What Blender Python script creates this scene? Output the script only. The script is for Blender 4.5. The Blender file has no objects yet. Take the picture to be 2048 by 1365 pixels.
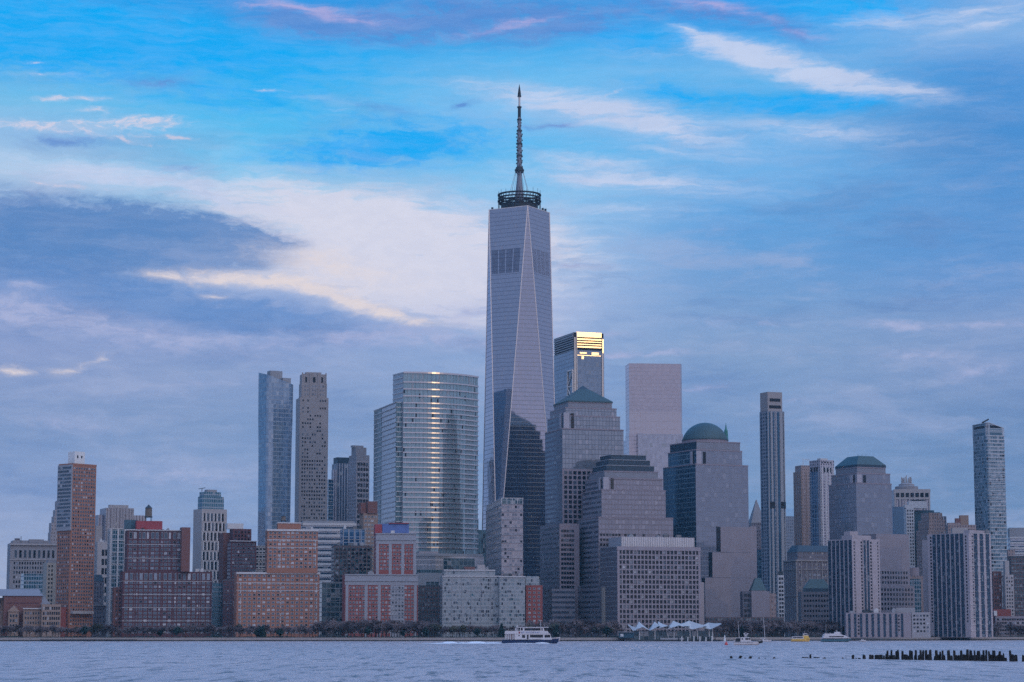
import bpy, math, random
from mathutils import Vector
random.seed(7)
SC = bpy.context.scene
COL = SC.collection

SUN_E = 0.13
WEST_MID, WEST_LEFT, WEST_RIGHT = (.45, .42, .55), (.10, .22, .42), (.34, .36, .52)
ZEN = (9.6, 9.0, 9.6)
SIDE_E, SIDE_W = (.26, .44, .72), (1.75, 1.5, 1.38)
WAVE = 2.2
WATER_A, WATER_B = (.52, .45, .47), (.62, .52, .52)  # pale base colours stand in for the sky mirrored on the water
HAZE_C, HAZE_D = (.30, .72, 1.0), 0.33e-4

# ---------------------------------------------------------------- camera
F = 4500.0                       # focal length in pixels of the 2048-wide photograph
CAM_H = 9.0
PITCH = math.atan((1260 - 682.5) / F)
CP, SP = math.cos(PITCH), math.sin(PITCH)
cd = bpy.data.cameras.new('camera')
cam = bpy.data.objects.new('camera', cd); COL.objects.link(cam)
cd.sensor_width = 36.0; cd.lens = 36.0 * F / 2048.0
cd.clip_start = 1.0; cd.clip_end = 60000.0
cam.location = (0, 0, CAM_H); cam.rotation_euler = (math.pi/2 + PITCH, 0, 0)
SC.camera = cam

SC.view_settings.view_transform = 'Standard'
SC.view_settings.look = 'None'
SC.view_settings.gamma = 1.0
SC.view_settings.exposure = 0.0
SC.cycles.use_denoising = False
SC.cycles.max_bounces = 5
SC.cycles.diffuse_bounces = 2
SC.cycles.glossy_bounces = 3
SC.cycles.volume_bounces = 0
SC.cycles.caustics_reflective = False
SC.cycles.caustics_refractive = False
SC.cycles.sample_clamp_indirect = 4.0

def ray(x, y):
    u = (x - 1024) / F; v = (682.5 - y) / F
    return u, CP - v * SP, SP + v * CP
def K(x, y):
    r = ray(x, y); return r[0] / r[1]
def Zat(x, y, Y):
    r = ray(x, y); return CAM_H + Y * r[2] / r[1]
def P(x, y, Y):
    return Vector((K(x, y) * Y, Y, Zat(x, y, Y)))
def lin(c):
    return tuple(((v/255)/12.92 if v/255 <= .04045 else ((v/255 + .055)/1.055)**2.4) for v in c)

# ---------------------------------------------------------------- sun
SUN_EL, SUN_AZ = math.radians(8.1), math.radians(40.0)   # low behind the camera, to its right
sl = bpy.data.lights.new('sun', 'SUN'); sun = bpy.data.objects.new('sun', sl); COL.objects.link(sun)
sl.energy = SUN_E; sl.angle = math.radians(1.2); sl.color = (1.0, .66, .30)
sdir = Vector((math.sin(SUN_AZ)*math.cos(SUN_EL), -math.cos(SUN_AZ)*math.cos(SUN_EL), math.sin(SUN_EL)))
sun.rotation_euler = sdir.to_track_quat('Z', 'Y').to_euler()
sun.location = (200, -200, 300)

# ---------------------------------------------------------------- sky
world = bpy.data.worlds.new('World'); SC.world = world; world.use_nodes = True
wt = world.node_tree
for n in list(wt.nodes): wt.nodes.remove(n)
class NT:
    """small helper that adds nodes to a tree"""
    def __init__(s, t): s.t = t
    def n(s, typ, **kw):
        nd = s.t.nodes.new(typ)
        for k, v in kw.items(): setattr(nd, k, v)
        return nd
    def put(s, sock, v):
        if hasattr(v, 'is_output') or isinstance(v, bpy.types.NodeSocket): s.t.links.new(v, sock)
        else: sock.default_value = v
    def m(s, op, a, b=None, c=None, clamp=False):
        nd = s.n('ShaderNodeMath', operation=op); nd.use_clamp = clamp
        s.put(nd.inputs[0], a)
        if b is not None: s.put(nd.inputs[1], b)
        if c is not None: s.put(nd.inputs[2], c)
        return nd.outputs[0]
    def v(s, op, a, b=None):
        nd = s.n('ShaderNodeVectorMath', operation=op)
        s.put(nd.inputs[0], a)
        if b is not None: s.put(nd.inputs[1], b)
        return nd.outputs[0]
    def mix(s, f, a, b, blend='MIX'):
        nd = s.n('ShaderNodeMix', data_type='RGBA', blend_type=blend)
        s.put(nd.inputs['Factor'], f)
        def col(sock, c):
            if isinstance(c, bpy.types.NodeSocket): s.t.links.new(c, sock)
            else: sock.default_value = (c[0], c[1], c[2], 1)
        col(nd.inputs[6], a); col(nd.inputs[7], b)
        return nd.outputs[2]
    def ss(s, x, lo, hi, a=0.0, b=1.0):
        nd = s.n('ShaderNodeMapRange', interpolation_type='SMOOTHSTEP')
        s.put(nd.inputs[0], x); nd.inputs[1].default_value = lo; nd.inputs[2].default_value = hi
        nd.inputs[3].default_value = a; nd.inputs[4].default_value = b
        return nd.outputs[0]
    def ramp(s, x, stops):
        nd = s.n('ShaderNodeValToRGB'); cr = nd.color_ramp
        s.put(nd.inputs[0], x)
        cr.elements[0].position = stops[0][0]; cr.elements[0].color = (*stops[0][1], 1)
        cr.elements[1].position = stops[-1][0]; cr.elements[1].color = (*stops[-1][1], 1)
        for p, c in stops[1:-1]:
            e = cr.elements.new(p); e.color = (*c, 1)
        return nd.outputs[0]
    def noise(s, vec, scale, detail=4, rough=.5, dist=0.0, col=False):
        nd = s.n('ShaderNodeTexNoise')
        s.put(nd.inputs['Vector'], vec); nd.inputs['Scale'].default_value = scale
        nd.inputs['Detail'].default_value = detail; nd.inputs['Roughness'].default_value = rough
        nd.inputs['Distortion'].default_value = dist
        return nd.outputs['Color' if col else 'Fac']
    def comb(s, x, y, z=0.0):
        nd = s.n('ShaderNodeCombineXYZ'); s.put(nd.inputs[0], x); s.put(nd.inputs[1], y); s.put(nd.inputs[2], z)
        return nd.outputs[0]

world.cycles.sampling_method = 'MANUAL'; world.cycles.sample_map_resolution = 256
W = NT(wt)
tc = W.n('ShaderNodeTexCoord')
sep = W.n('ShaderNodeSeparateXYZ'); wt.links.new(tc.outputs['Generated'], sep.inputs[0])
DX, DY, DZ = sep.outputs
az = W.m('MULTIPLY', W.m('ARCTAN2', DX, DY), 57.29578)
el = W.m('MULTIPLY', W.m('ARCSINE', DZ), 57.29578)
def AE(x, y):
    r = Vector(ray(x, y)).normalized()
    return math.degrees(math.atan2(r.x, r.y)), math.degrees(math.asin(r.z))
# the coarse colours of the evening sky: five azimuths, each with its own run up the sky
ELMAX = 20.0
SKY = {
 0:   [(0,(0,160,240)),(60,(20,172,245)),(130,(85,185,240)),(200,(120,195,238)),(260,(150,195,235)),(340,(178,210,238)),(420,(160,185,225)),(560,(122,152,205)),(700,(142,160,207)),(850,(130,155,202)),(1000,(142,163,210)),(1150,(165,178,214)),(1250,(180,188,218))],
 500: [(0,(30,155,235)),(100,(10,175,248)),(200,(60,188,245)),(300,(105,198,245)),(380,(150,208,242)),(450,(190,212,238)),(560,(175,192,228)),(640,(140,163,213)),(740,(140,162,207)),(850,(130,156,202)),(1000,(136,161,208)),(1150,(158,176,215)),(1250,(168,184,218))],
 1024:[(0,(50,155,230)),(90,(60,175,242)),(160,(110,192,244)),(230,(130,195,244)),(300,(95,190,244)),(380,(140,200,242)),(480,(165,200,238)),(600,(172,192,230)),(700,(150,175,218)),(850,(134,160,206)),(1000,(130,158,205)),(1250,(152,176,216))],
 1500:[(0,(10,160,243)),(60,(40,165,240)),(140,(110,185,240)),(200,(70,178,240)),(270,(112,182,238)),(350,(115,180,235)),(430,(98,165,225)),(560,(112,160,214)),(700,(132,162,206)),(850,(124,153,200)),(1000,(120,152,198)),(1250,(134,166,208))],
 2048:[(0,(110,170,230)),(60,(130,180,232)),(130,(75,150,220)),(260,(75,145,212)),(400,(92,150,212)),(550,(100,150,210)),(640,(130,158,206)),(740,(128,154,202)),(850,(114,144,192)),(1000,(110,142,190)),(1250,(124,154,198))],
}
elf = W.m('DIVIDE', el, ELMAX)
cols = []
for x in (0, 500, 1024, 1500, 2048):
    st = sorted([(AE(x, y)[1] / ELMAX, lin(c)) for y, c in SKY[x]])
    cols.append((AE(x, 640)[0], W.ramp(elf, st)))
base = cols[0][1]
for (a0, _), (a1, c1) in zip(cols, cols[1:]):
    base = W.mix(W.ss(az, a0, a1), base, c1)
# the lowest sky greyer
base = W.mix(W.ss(el, 11.0, 1.0), base, W.mix(1.0, base, (1.05, 1.01, .93), 'MULTIPLY'))
# warped coordinates for the clouds
ae = W.comb(az, el)
lo = W.noise(W.v('MULTIPLY', ae, (1.0, 3.2, 1)), .22, 2, .55, col=True)
hi = W.noise(W.v('MULTIPLY', ae, (1.0, 2.6, 1)), 1.3, 4, .6, col=True)
wv = W.v('ADD', ae, W.v('MULTIPLY', W.v('SUBTRACT', lo, (.5, .5, .5)), (1.7, .5, 0)))
wv = W.v('ADD', wv, W.v('MULTIPLY', W.v('SUBTRACT', hi, (.5, .5, .5)), (1.1, .30, 0)))
streak = W.noise(W.v('MULTIPLY', wv, (.45, 3.4, 1)), 1.3, 6, .68)
puff = W.noise(W.v('MULTIPLY', wv, (1.0, 2.2, 1)), 1.7, 6, .66)
def strokes(lst):
    acc = None
    for (x, y, hw, hh, ang, amp) in lst:
        a, e = AE(x, y)
        mp = W.n('ShaderNodeMapping', vector_type='TEXTURE')
        wt.links.new(wv, mp.inputs[0])
        mp.inputs['Location'].default_value = (a, e, 0)
        mp.inputs['Rotation'].default_value = (0, 0, math.radians(ang))
        mp.inputs['Scale'].default_value = (hw*.01273*1.6, hh*.01273*1.6, 1)
        g = W.n('ShaderNodeTexGradient', gradient_type='QUADRATIC_SPHERE'); wt.links.new(mp.outputs[0], g.inputs[0])
        acc = W.m('MULTIPLY', g.outputs['Fac'], amp) if acc is None else W.m('MULTIPLY_ADD', g.outputs['Fac'], amp, acc)
    return acc
def layer(cur, lst, color, tex, t0, t1, lo_, hi_, opacity):
    s_ = strokes(lst)
    k = W.m('MULTIPLY', s_, W.ss(tex, t0, t1, .45, 1.35))
    return W.mix(W.m('MULTIPLY', W.ss(k, lo_, hi_), opacity), cur, lin(color))
base = layer(base, [(300,100,560,95,-2,1.5),(60,40,300,90,0,1.4),(800,285,270,66,4,1.4),(500,210,300,40,0,.5),(640,320,200,40,3,.5),(1250,75,170,40,-6,1.3),(1690,20,190,40,0,1.6),(1620,207,220,30,-2,1.6),(1340,190,140,40,-10,.9),(1200,55,80,40,0,.6)],
             (0,172,250), puff, .3, .7, .0, 1.0, .95)
base = layer(base, [(900,35,420,60,3,1.6),(1120,60,170,40,4,1.3),(600,32,230,40,-8,1.2),(1400,22,230,40,-8,1.2),(1570,70,150,34,-22,.9),(140,285,180,26,0,.9),(335,168,110,16,3,1.2),(525,416,120,16,-2,1.1),(1112,250,90,9,2,1.4),(945,206,44,12,12,1.2),(760,215,170,16,-6,.6),(350,340,110,14,0,.8),(680,40,120,20,-6,.8)],
             (92,140,212), puff, .3, .7, .0, 1.25, .85)
base = layer(base, [(1960,180,300,110,-8,.9),(1780,500,440,80,6,1.0),(1960,360,260,100,0,.7),(1500,460,260,40,3,.6),(1300,760,420,22,0,.5),(1850,850,360,70,0,.4)],
             (72,145,212), streak, .3, .7, .0, 1.4, .6)
base = layer(base, [(760,490,370,125,-8,2.1),(650,425,300,56,-6,1.4),(860,580,280,60,-8,1.3),(1040,500,240,80,-5,1.0),(620,530,220,50,-14,1.3),(900,640,200,24,-3,.8)],
             (226,224,238), streak, .3, .7, .0, 1.2, .92)
base = layer(base, [(1180,215,220,34,-8,1.5),(1320,262,240,32,-12,1.5),(1080,185,160,20,-2,.8),(930,165,170,22,0,.5),(1480,105,190,26,-17,1.7),(1640,150,260,34,-13,1.7),(1400,75,130,12,-20,.7),(1780,185,240,26,-9,.8),(1310,112,180,20,-4,.5),(1250,362,350,28,-5,1.4),(1200,325,220,24,-6,1.0),(1640,262,300,32,-6,1.1),(1350,305,170,16,-8,.6),(200,350,420,36,-3,1.5),(440,398,170,22,-14,1.0),(1950,22,220,34,4,.9),(1990,46,120,12,8,1.0),(1740,45,170,22,2,.8),(1250,425,300,26,-2,.7),(1000,620,260,50,-4,.6),(1900,90,200,30,0,.5),(450,300,260,50,0,.3),(900,400,300,40,-2,.4),(640,200,260,24,-2,.4),(120,150,200,20,0,.4)],
             (206,216,242), streak, .25, .72, .0, 1.5, .88)
base = layer(base, [(50,470,470,104,-2,4.2),(330,482,240,56,-5,3.6),(460,484,130,15,-1,3.0)],
             (90,135,194), puff, .25, .75, .1, 1.7, .96)
base = layer(base, [(60,560,400,70,0,1.2),(540,640,330,52,-6,2.0),(300,610,260,50,-8,1.2)],
             (100,142,202), puff, .25, .75, .0, 1.3, .85)
base = layer(base, [(60,250,130,16,-2,1.5),(230,258,170,26,2,1.3),(320,250,80,12,-3,1.3),(350,282,70,7,0,1.3),(195,222,60,10,4,1.0),(140,198,130,10,0,1.2),(90,147,70,7,3,1.1),(70,122,40,5,0,1.0),(280,290,90,12,-10,1.0),(545,185,50,6,0,1.1),(1236,188,30,8,30,1.2),(118,365,160,9,-3,1.2),(690,218,40,6,8,.8)],
             (222,216,232), puff, .42, .68, .1, 1.3, .88)
base = layer(base, [(620,12,180,16,-4,1.2),(700,34,120,12,-4,1.2),(1060,44,130,10,6,1.2),(1420,10,110,18,-8,1.3),(1500,30,70,16,-24,.8),(1600,75,90,14,-12,.9),(970,60,150,9,5,.7),(500,10,100,10,0,.6)],
             (188,176,224), streak, .3, .72, .0, 1.5, .8)
base = layer(base, [(220,660,380,44,-8,1.2),(40,620,180,50,0,1.0),(700,672,360,34,2,1.3),(980,620,260,40,0,1.0),(130,850,200,30,0,.8),(350,945,280,40,-2,.9),(1000,690,320,24,0,.8),(1230,706,230,8,0,1.3),(1160,670,120,8,-2,1.3),(1408,776,80,10,4,1.4),(1830,645,120,14,-4,1.2),(1990,652,80,16,-8,1.1),(1850,712,150,22,-6,1.0),(1960,740,110,18,10,1.0),(1150,538,110,8,0,1.1),(1500,650,300,24,0,.6),(1600,800,220,24,0,.5),(380,770,260,24,6,.6),(1900,560,200,40,0,.4),(60,575,60,16,0,.8)],
             (178,184,220), puff, .3, .7, .0, 1.4, .85)
base = layer(base, [(540,566,190,20,-7,1.3),(680,598,140,20,-17,1.5),(770,628,110,13,-14,1.2),(850,645,70,8,-4,.8),(430,556,140,20,-6,1.1),(330,552,110,12,-6,.9),(425,592,60,9,0,.8),(20,737,70,14,2,1.2),(130,738,50,14,14,1.0),(200,718,46,10,20,.8),(640,530,260,50,-10,1.1)],
             (238,224,222), puff, .25, .75, .0, 1.45, .95)

# uneven grey and lilac cloud that fills the lower two thirds
broad = W.noise(W.v('MULTIPLY', wv, (.26, 1.0, 1)), .60, 7, .64)
lowm = W.m('MULTIPLY', W.ss(el, 16.0, 8.0), W.m('SUBTRACT', 1.0, W.ss(strokes([(760,500,420,150,-6,1.6)]), .05, .8)))
rightm = W.ss(az, -3.0, 7.0, .35, 1.0)
base = W.mix(W.m('MULTIPLY', W.m('MULTIPLY', W.ss(broad, .50, .68), .50), lowm), base, lin((172, 182, 216)))
base = W.mix(W.m('MULTIPLY', W.m('MULTIPLY', W.ss(broad, .50, .34), .42), lowm), base, lin((96, 130, 186)))

# thin broken texture everywhere
fine = W.ss(streak, .35, .7)
base = W.mix(W.m('MULTIPLY', fine, .09), base, lin((215, 220, 240)))
fine2 = W.ss(puff, .62, .36)
base = W.mix(W.m('MULTIPLY', fine2, .06), base, lin((95, 135, 195)))
# the sky outside the picture: physical sky overhead, a pale western glow behind the camera
nis = W.n('ShaderNodeTexSky', sky_type='NISHITA'); nis.sun_disc = False
nis.sun_elevation = SUN_EL; nis.sun_rotation = math.pi - SUN_AZ
nis.altitude = 10; nis.air_density = 1.3; nis.dust_density = 1.2; nis.ozone_density = 2.0
STR = .1
over = W.mix(1.0, nis.outputs[0], ZEN, 'MULTIPLY')
# the sky stays brighter and warmer on the sunset side
dsun = W.v('DOT_PRODUCT', tc.outputs['Generated'], (sdir.x, sdir.y, 0)); dsun = dsun.node.outputs['Value']
over = W.mix(1.0, over, W.mix(W.ss(dsun, -.8, .8), SIDE_E, SIDE_W), 'MULTIPLY')
frontc = W.v('SCALE', base)
frontc.node.inputs['Scale'].default_value = 1/STR
west_az = W.m('ABSOLUTE', az)
wside = W.m('MULTIPLY', az, 1)
westc = W.mix(W.ss(az, -175, -60), WEST_MID, WEST_LEFT)
westr = W.mix(W.ss(az, 175, 60), WEST_MID, WEST_RIGHT)
isr = W.m('GREATER_THAN', az, 0.0)
westc = W.mix(isr, westc, westr)
wcl = W.noise(W.v('MULTIPLY', tc.outputs['Generated'], (3, 3, 14)), 1.6, 5, .6)
westc = W.mix(W.ss(wcl, .35, .7, 0, .5), westc, (.24, .30, .46))
westc = W.v('SCALE', westc); westc.node.inputs['Scale'].default_value = 1/STR
isfront = W.ss(west_az, 60, 22)
lowc = W.mix(isfront, westc, frontc)
allc = W.mix(W.ss(el, 20, 55), lowc, over)
bgn = W.n('ShaderNodeBackground'); wt.links.new(allc, bgn.inputs[0]); bgn.inputs[1].default_value = STR
wo = W.n('ShaderNodeOutputWorld'); wt.links.new(bgn.outputs[0], wo.inputs[0])


# ---------------------------------------------------------------- building helpers
GZ = 2.5      # level of the made ground behind the river wall

class MB:
    """collects faces, then becomes one mesh object"""
    def __init__(s): s.v = []; s.f = []; s.uv = []; s.mi = []; s.smooth = []
    def face(s, pts, uvs=None, mi=0, sm=False):
        b = len(s.v); s.v += [tuple(p) for p in pts]
        s.f.append(tuple(range(b, b + len(pts))))
        s.uv.append(uvs or [(0, 0)] * len(pts)); s.mi.append(mi); s.smooth.append(sm)
    def prism(s, poly, z0, z1, mi=0, top=1, poly2=None, us=None, sm=False):
        """poly counter-clockwise seen from above; poly2 is the outline at the top"""
        q = poly2 or poly; u = 0
        zt = z1 if isinstance(z1, (list, tuple)) else [z1] * len(q)
        for i in range(len(poly)):
            j = (i + 1) % len(poly)
            a, b, c, d = poly[i], poly[j], q[j], q[i]
            L = math.hypot(b[0]-a[0], b[1]-a[1])
            s.face([(a[0], a[1], z0), (b[0], b[1], z0), (c[0], c[1], zt[j]), (d[0], d[1], zt[i])],
                   [(u, z0), (u+L, z0), (u+L, zt[j]), (u, zt[i])], mi, sm)
            u += L
        s.face([(p[0], p[1], z) for p, z in zip(q, zt)], [(p[0], p[1]) for p in q], top)
        s.face([(p[0], p[1], z0) for p in reversed(poly)], None, top)
    def obox(s, c, d, w, dep, h, mi=0):
        """box centred on c; d is the horizontal unit direction of its width"""
        n = (d[1], -d[0])
        pl = [(c[0]+d[0]*a+n[0]*b, c[1]+d[1]*a+n[1]*b) for a, b in ((-w/2, dep/2), (w/2, dep/2), (w/2, -dep/2), (-w/2, -dep/2))]
        s.prism(pl, c[2]-h/2, c[2]+h/2, mi, mi)
    def bar(s, a, b, r, mi=0, n=5, r2=None):
        a, b = Vector(a), Vector(b); d = (b - a).normalized()
        u = d.orthogonal().normalized(); w = d.cross(u); r2 = r if r2 is None else r2
        A = [a + (u*math.cos(t) + w*math.sin(t))*r for t in [2*math.pi*k/n for k in range(n)]]
        B = [b + (u*math.cos(t) + w*math.sin(t))*r2 for t in [2*math.pi*k/n for k in range(n)]]
        for i in range(n):
            j = (i+1) % n; s.face([A[i], A[j], B[j], B[i]], None, mi, n > 5)
        s.face(list(reversed(A)), None, mi); s.face(B, None, mi)
    def lathe(s, cx, cy, prof, n=16, mi=0, sm=True):
        for (r0, z0), (r1, z1) in zip(prof, prof[1:]):
            for i in range(n):
                a, b = 2*math.pi*i/n, 2*math.pi*(i+1)/n
                pts = [(cx+r0*math.cos(a), cy+r0*math.sin(a), z0), (cx+r0*math.cos(b), cy+r0*math.sin(b), z0),
                       (cx+r1*math.cos(b), cy+r1*math.sin(b), z1), (cx+r1*math.cos(a), cy+r1*math.sin(a), z1)]
                if r0 < 1e-6: pts = pts[1:] if False else [pts[0], pts[2], pts[3]]
                elif r1 < 1e-6: pts = pts[:3]
                s.face(pts, [(a*r0, z0), (b*r0, z0), (b*r0, z1), (a*r0, z1)][:len(pts)], mi, sm)
    def loft(s, rings, mi=0, sm=True, cap=True):
        for A, B in zip(rings, rings[1:]):
            m = len(A)
            for i in range(m):
                j = (i+1) % m; s.face([A[i], A[j], B[j], B[i]], None, mi, sm)
        if cap:
            s.face(list(reversed(rings[0])), None, mi); s.face(rings[-1], None, mi)
    def build(s, name, mats, parent=None, loc=None, merge=False):
        if not isinstance(mats, (list, tuple)): mats = [mats]
        bx = Vector(loc) if loc is not None else base_of(parent)
        me = bpy.data.meshes.new(name)
        me.from_pydata([(x-bx[0], y-bx[1], z-bx[2]) for x, y, z in s.v], [], s.f)
        uvl = me.uv_layers.new(name='UVMap').data
        k = 0
        for u in s.uv:
            for q in u: uvl[k].uv = q; k += 1
        for m in mats: me.materials.append(m)
        nm = len(mats) - 1
        me.polygons.foreach_set('material_index', [min(i, nm) for i in s.mi])
        me.polygons.foreach_set('use_smooth', s.smooth)
        if merge:
            import bmesh
            bm = bmesh.new(); bm.from_mesh(me); bmesh.ops.remove_doubles(bm, verts=bm.verts, dist=.001); bm.to_mesh(me); bm.free()
        me.update()
        o = bpy.data.objects.new(name, me); COL.objects.link(o)
        if parent is not None: o.parent = parent
        elif loc is not None: o.location = loc
        return o

def base_of(p):
    b = Vector((0, 0, 0))
    while p is not None: b += p.location; p = p.parent
    return b
def tag(o, label=None, cat=None, group=None, kind=None):
    if label: o['label'] = label
    if cat: o['category'] = cat
    if group: o['group'] = group
    if kind: o['kind'] = kind
    return o
def empty(name, loc, label, cat, group=None):
    o = bpy.data.objects.new(name, None); COL.objects.link(o); o.location = loc
    o.empty_display_size = 2
    return tag(o, label, cat, group)
def copy_tree(o, parent=None):
    c = o.copy(); COL.objects.link(c)
    if parent is not None: c.parent = parent
    for ch in o.children: copy_tree(ch, c)
    return c

_wm = {}
def win_mesh(w, h, glass, frame):
    key = (round(w, 2), round(h, 2), glass.name, frame.name if frame else '')
    if key not in _wm:
        m = MB()
        if frame:
            m.obox((0, 0, 0), (1, 0), w, .24, h, 1)
            m.obox((0, -.03, 0), (1, 0), w*.84, .24, h*.86, 0)
        else:
            m.obox((0, 0, 0), (1, 0), w, .2, h, 0)
        o = m.build('window', [glass] + ([frame] if frame else []), None, (0, 0, 0))
        _wm[key] = o.data; bpy.data.objects.remove(o)
    return _wm[key]

class Face:
    def __init__(s, o, d, L, z0, z1):
        s.o, s.d, s.L, s.z0, s.z1 = o, d, L, z0, z1
        s.n = (d[1], -d[0])
    def at(s, u, z, out=0.0):
        return (s.o[0]+s.d[0]*u+s.n[0]*out, s.o[1]+s.d[1]*u+s.n[1]*out, z)

class Bld:
    """one building: its near corner stands in the photograph's column xc, Y metres off, turned so that
    its left side shows by the angle ra"""
    def __init__(s, name, label, cat, xc, Y, ra=15, group=None):
        k = K(xc, 1250)
        s.Y = Y; s.rho = math.radians(ra) - math.atan(k)
        s.root = empty(name, (k*Y, Y, GZ), label, cat, group)
        s.w = []
        s.d = (math.cos(s.rho), math.sin(s.rho)); s.e = (-math.sin(s.rho), math.cos(s.rho))
    def plan(s, xl, xc, xr, yt, dY=0.0, D=None, Wd=None):
        Yc = s.Y + dY; k = K(xc, yt); C = (k*Yc, Yc)
        kr, kl = K(xr, yt), K(xl, yt)
        d, e = s.d, s.e
        if Wd is None: Wd = (kr*C[1] - C[0]) / (d[0] - kr*d[1])
        if D is None: D = (C[0] - kl*C[1]) / (-e[0] + kl*e[1])
        return C, Wd, D, Zat(xc, yt, Yc)
    def tier(s, mat, xl, xc, xr, yt, z0=None, dY=0.0, D=None, Wd=None, part='wall', roof=None, parent=None, yb=None):
        C, Wd, D, z1 = s.plan(xl, xc, xr, yt, dY, D, Wd)
        if yb is not None: z0 = Zat(xc, yb, C[1])
        if z0 is None: z0 = GZ
        d, e = s.d, s.e
        pl = [C, (C[0]+d[0]*Wd, C[1]+d[1]*Wd), (C[0]+d[0]*Wd+e[0]*D, C[1]+d[1]*Wd+e[1]*D), (C[0]+e[0]*D, C[1]+e[1]*D)]
        m = MB(); m.prism(pl, z0, z1)
        o = m.build(part, [mat, roof or M['roof']], parent or s.root)
        F_ = Face(C, d, Wd, z0, z1); L_ = Face(pl[3], (-e[0], -e[1]), D, z0, z1)
        R_ = Face(pl[1], e, D, z0, z1)
        return dict(F=F_, L=L_, R=R_, o=o, z0=z0, z1=z1, pl=pl, C=C, W=Wd, D=D)
    def wins(s, f, cols, pv, w, h, mats, frame=None, mx=1.2, zb=None, zt=None, skip=None, u0=None, u1=None):
        """cols windows across, one row every pv metres down from the top"""
        a = mx if u0 is None else u0; b = f.L-mx if u1 is None else u1
        zb = f.z0+1 if zb is None else zb; zt = f.z1-1.2 if zt is None else zt
        rows = int((zt-zb)/pv); pu = (b-a)/cols
        w = min(w, pu*.86)
        for r in range(rows):
            z = zt - pv*(r+.5)
            for c in range(cols):
                if skip and skip(c, r): continue
                k = mats[0] if random.random() < .62 else random.choice(mats)
                s.w.append((f.at(a+pu*(c+.5), z), f.d, w, h, k, frame))
    def strips(s, f, us, w, mat, part='window_strip', z0=None, z1=None, out=.12):
        m = MB()
        for u in us:
            z0_, z1_ = (z0 or f.z0+.5), (z1 or f.z1-1)
            m.obox(f.at(u, (z0_+z1_)/2), f.d, w, out*2, z1_-z0_)
            k = len(m.uv)
        # metre-scaled coordinates so that the glass pattern fits
        for i, fc in enumerate(m.f):
            p = [m.v[q] for q in fc]
            m.uv[i] = [((q[0]-f.o[0])*f.d[0]+(q[1]-f.o[1])*f.d[1], q[2]) for q in p]
        return m.build(part, mat, s.root)
    def bands(s, faces, pv, h, dep, mat, part='floor_band', z0=None, z1=None, off=0.0, parent=None):
        m = MB()
        for f in faces:
            a, b = (f.z0 if z0 is None else z0), (f.z1 if z1 is None else z1)
            n = int((b-a-.2)/pv)
            for i in range(n+1):
                z = b - off - i*pv - h/2
                if z - h/2 < a: break
                m.obox(f.at(f.L/2, z, 0), f.d, f.L+dep*2 if len(faces) > 1 else f.L-.1, dep*2, h)
        return m.build(part, mat, parent or s.root)
    def piers(s, faces, pu, w, dep, mat, part='pier', z0=None, z1=None, ends=True):
        m = MB()
        for f in faces:
            a, b = (f.z0 if z0 is None else z0), (f.z1+.02 if z1 is None else z1)
            n = max(1, round(f.L/pu))
            for i in range(n+1):
                if not ends and i in (0, n): continue
                m.obox(f.at(min(max(f.L*i/n, w/2), f.L-w/2), (a+b)/2), f.d, w, dep*2, b-a)
        return m.build(part, mat, s.root)
    def box(s, part, mat, x0, x1, yt, yb, dY=3.0, dep=6.0, z0=None, ra=None, parent=None, roof=None):
        """a box on the roof spanning columns x0..x1, rows yt..yb, parallel to the front"""
        Yc = s.Y+dY; k0, k1 = K(x0, yt), K(x1, yt)
        C = (k0*Yc, Yc); d, e = s.d, s.e
        Wd = (k1*C[1]-C[0])/(d[0]-k1*d[1])
        pl = [C, (C[0]+d[0]*Wd, C[1]+d[1]*Wd), (C[0]+d[0]*Wd+e[0]*dep, C[1]+d[1]*Wd+e[1]*dep), (C[0]+e[0]*dep, C[1]+e[1]*dep)]
        m = MB(); a = Zat(x0, yb, Yc) if z0 is None else z0; b = Zat(x0, yt, Yc)
        m.prism(pl, a, b)
        o = m.build(part, [mat, roof or mat], parent or s.root)
        return dict(o=o, F=Face(C, d, Wd, a, b), L=Face(pl[3], (-e[0], -e[1]), dep, a, b), z0=a, z1=b, pl=pl, C=C)
    def clutter(s, t, n, seed, mats=('frame_grey', 'roof', 'dark_metal', 'frame_white')):
        """plant boxes, stair heads and thin antennas on a flat roof"""
        rnd = random.Random(seed)
        for _ in range(n):
            u, v = rnd.uniform(.08, .92)*t['W'], rnd.uniform(.1, .5)*min(t['D'], 20)
            w, dp, h = rnd.uniform(1.5, 5), rnd.uniform(2, 4), rnd.uniform(1.2, 3.2)
            c = (t['C'][0]+s.d[0]*u+s.e[0]*v, t['C'][1]+s.d[1]*u+s.e[1]*v)
            m = MB(); m.obox((c[0], c[1], t['z1']+h/2+.01), s.d, w, dp, h)
            if rnd.random() < .5: m.obox((c[0]+s.d[0]*w*.1, c[1]+s.d[1]*w*.1, t['z1']+h+.4), s.d, w*.5, dp*.5, .8)
            m.build('roof_unit', M[rnd.choice(mats)], s.root)
        for _ in range(max(1, n//3)):
            u = rnd.uniform(.1, .9)*t['W']; c = (t['C'][0]+s.d[0]*u+s.e[0]*4, t['C'][1]+s.d[1]*u+s.e[1]*4)
            m = MB(); m.bar((c[0], c[1], t['z1']), (c[0], c[1], t['z1']+rnd.uniform(3, 6)), .12, n=4); m.build('roof_mast', M['dark_metal'], s.root)
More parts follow.
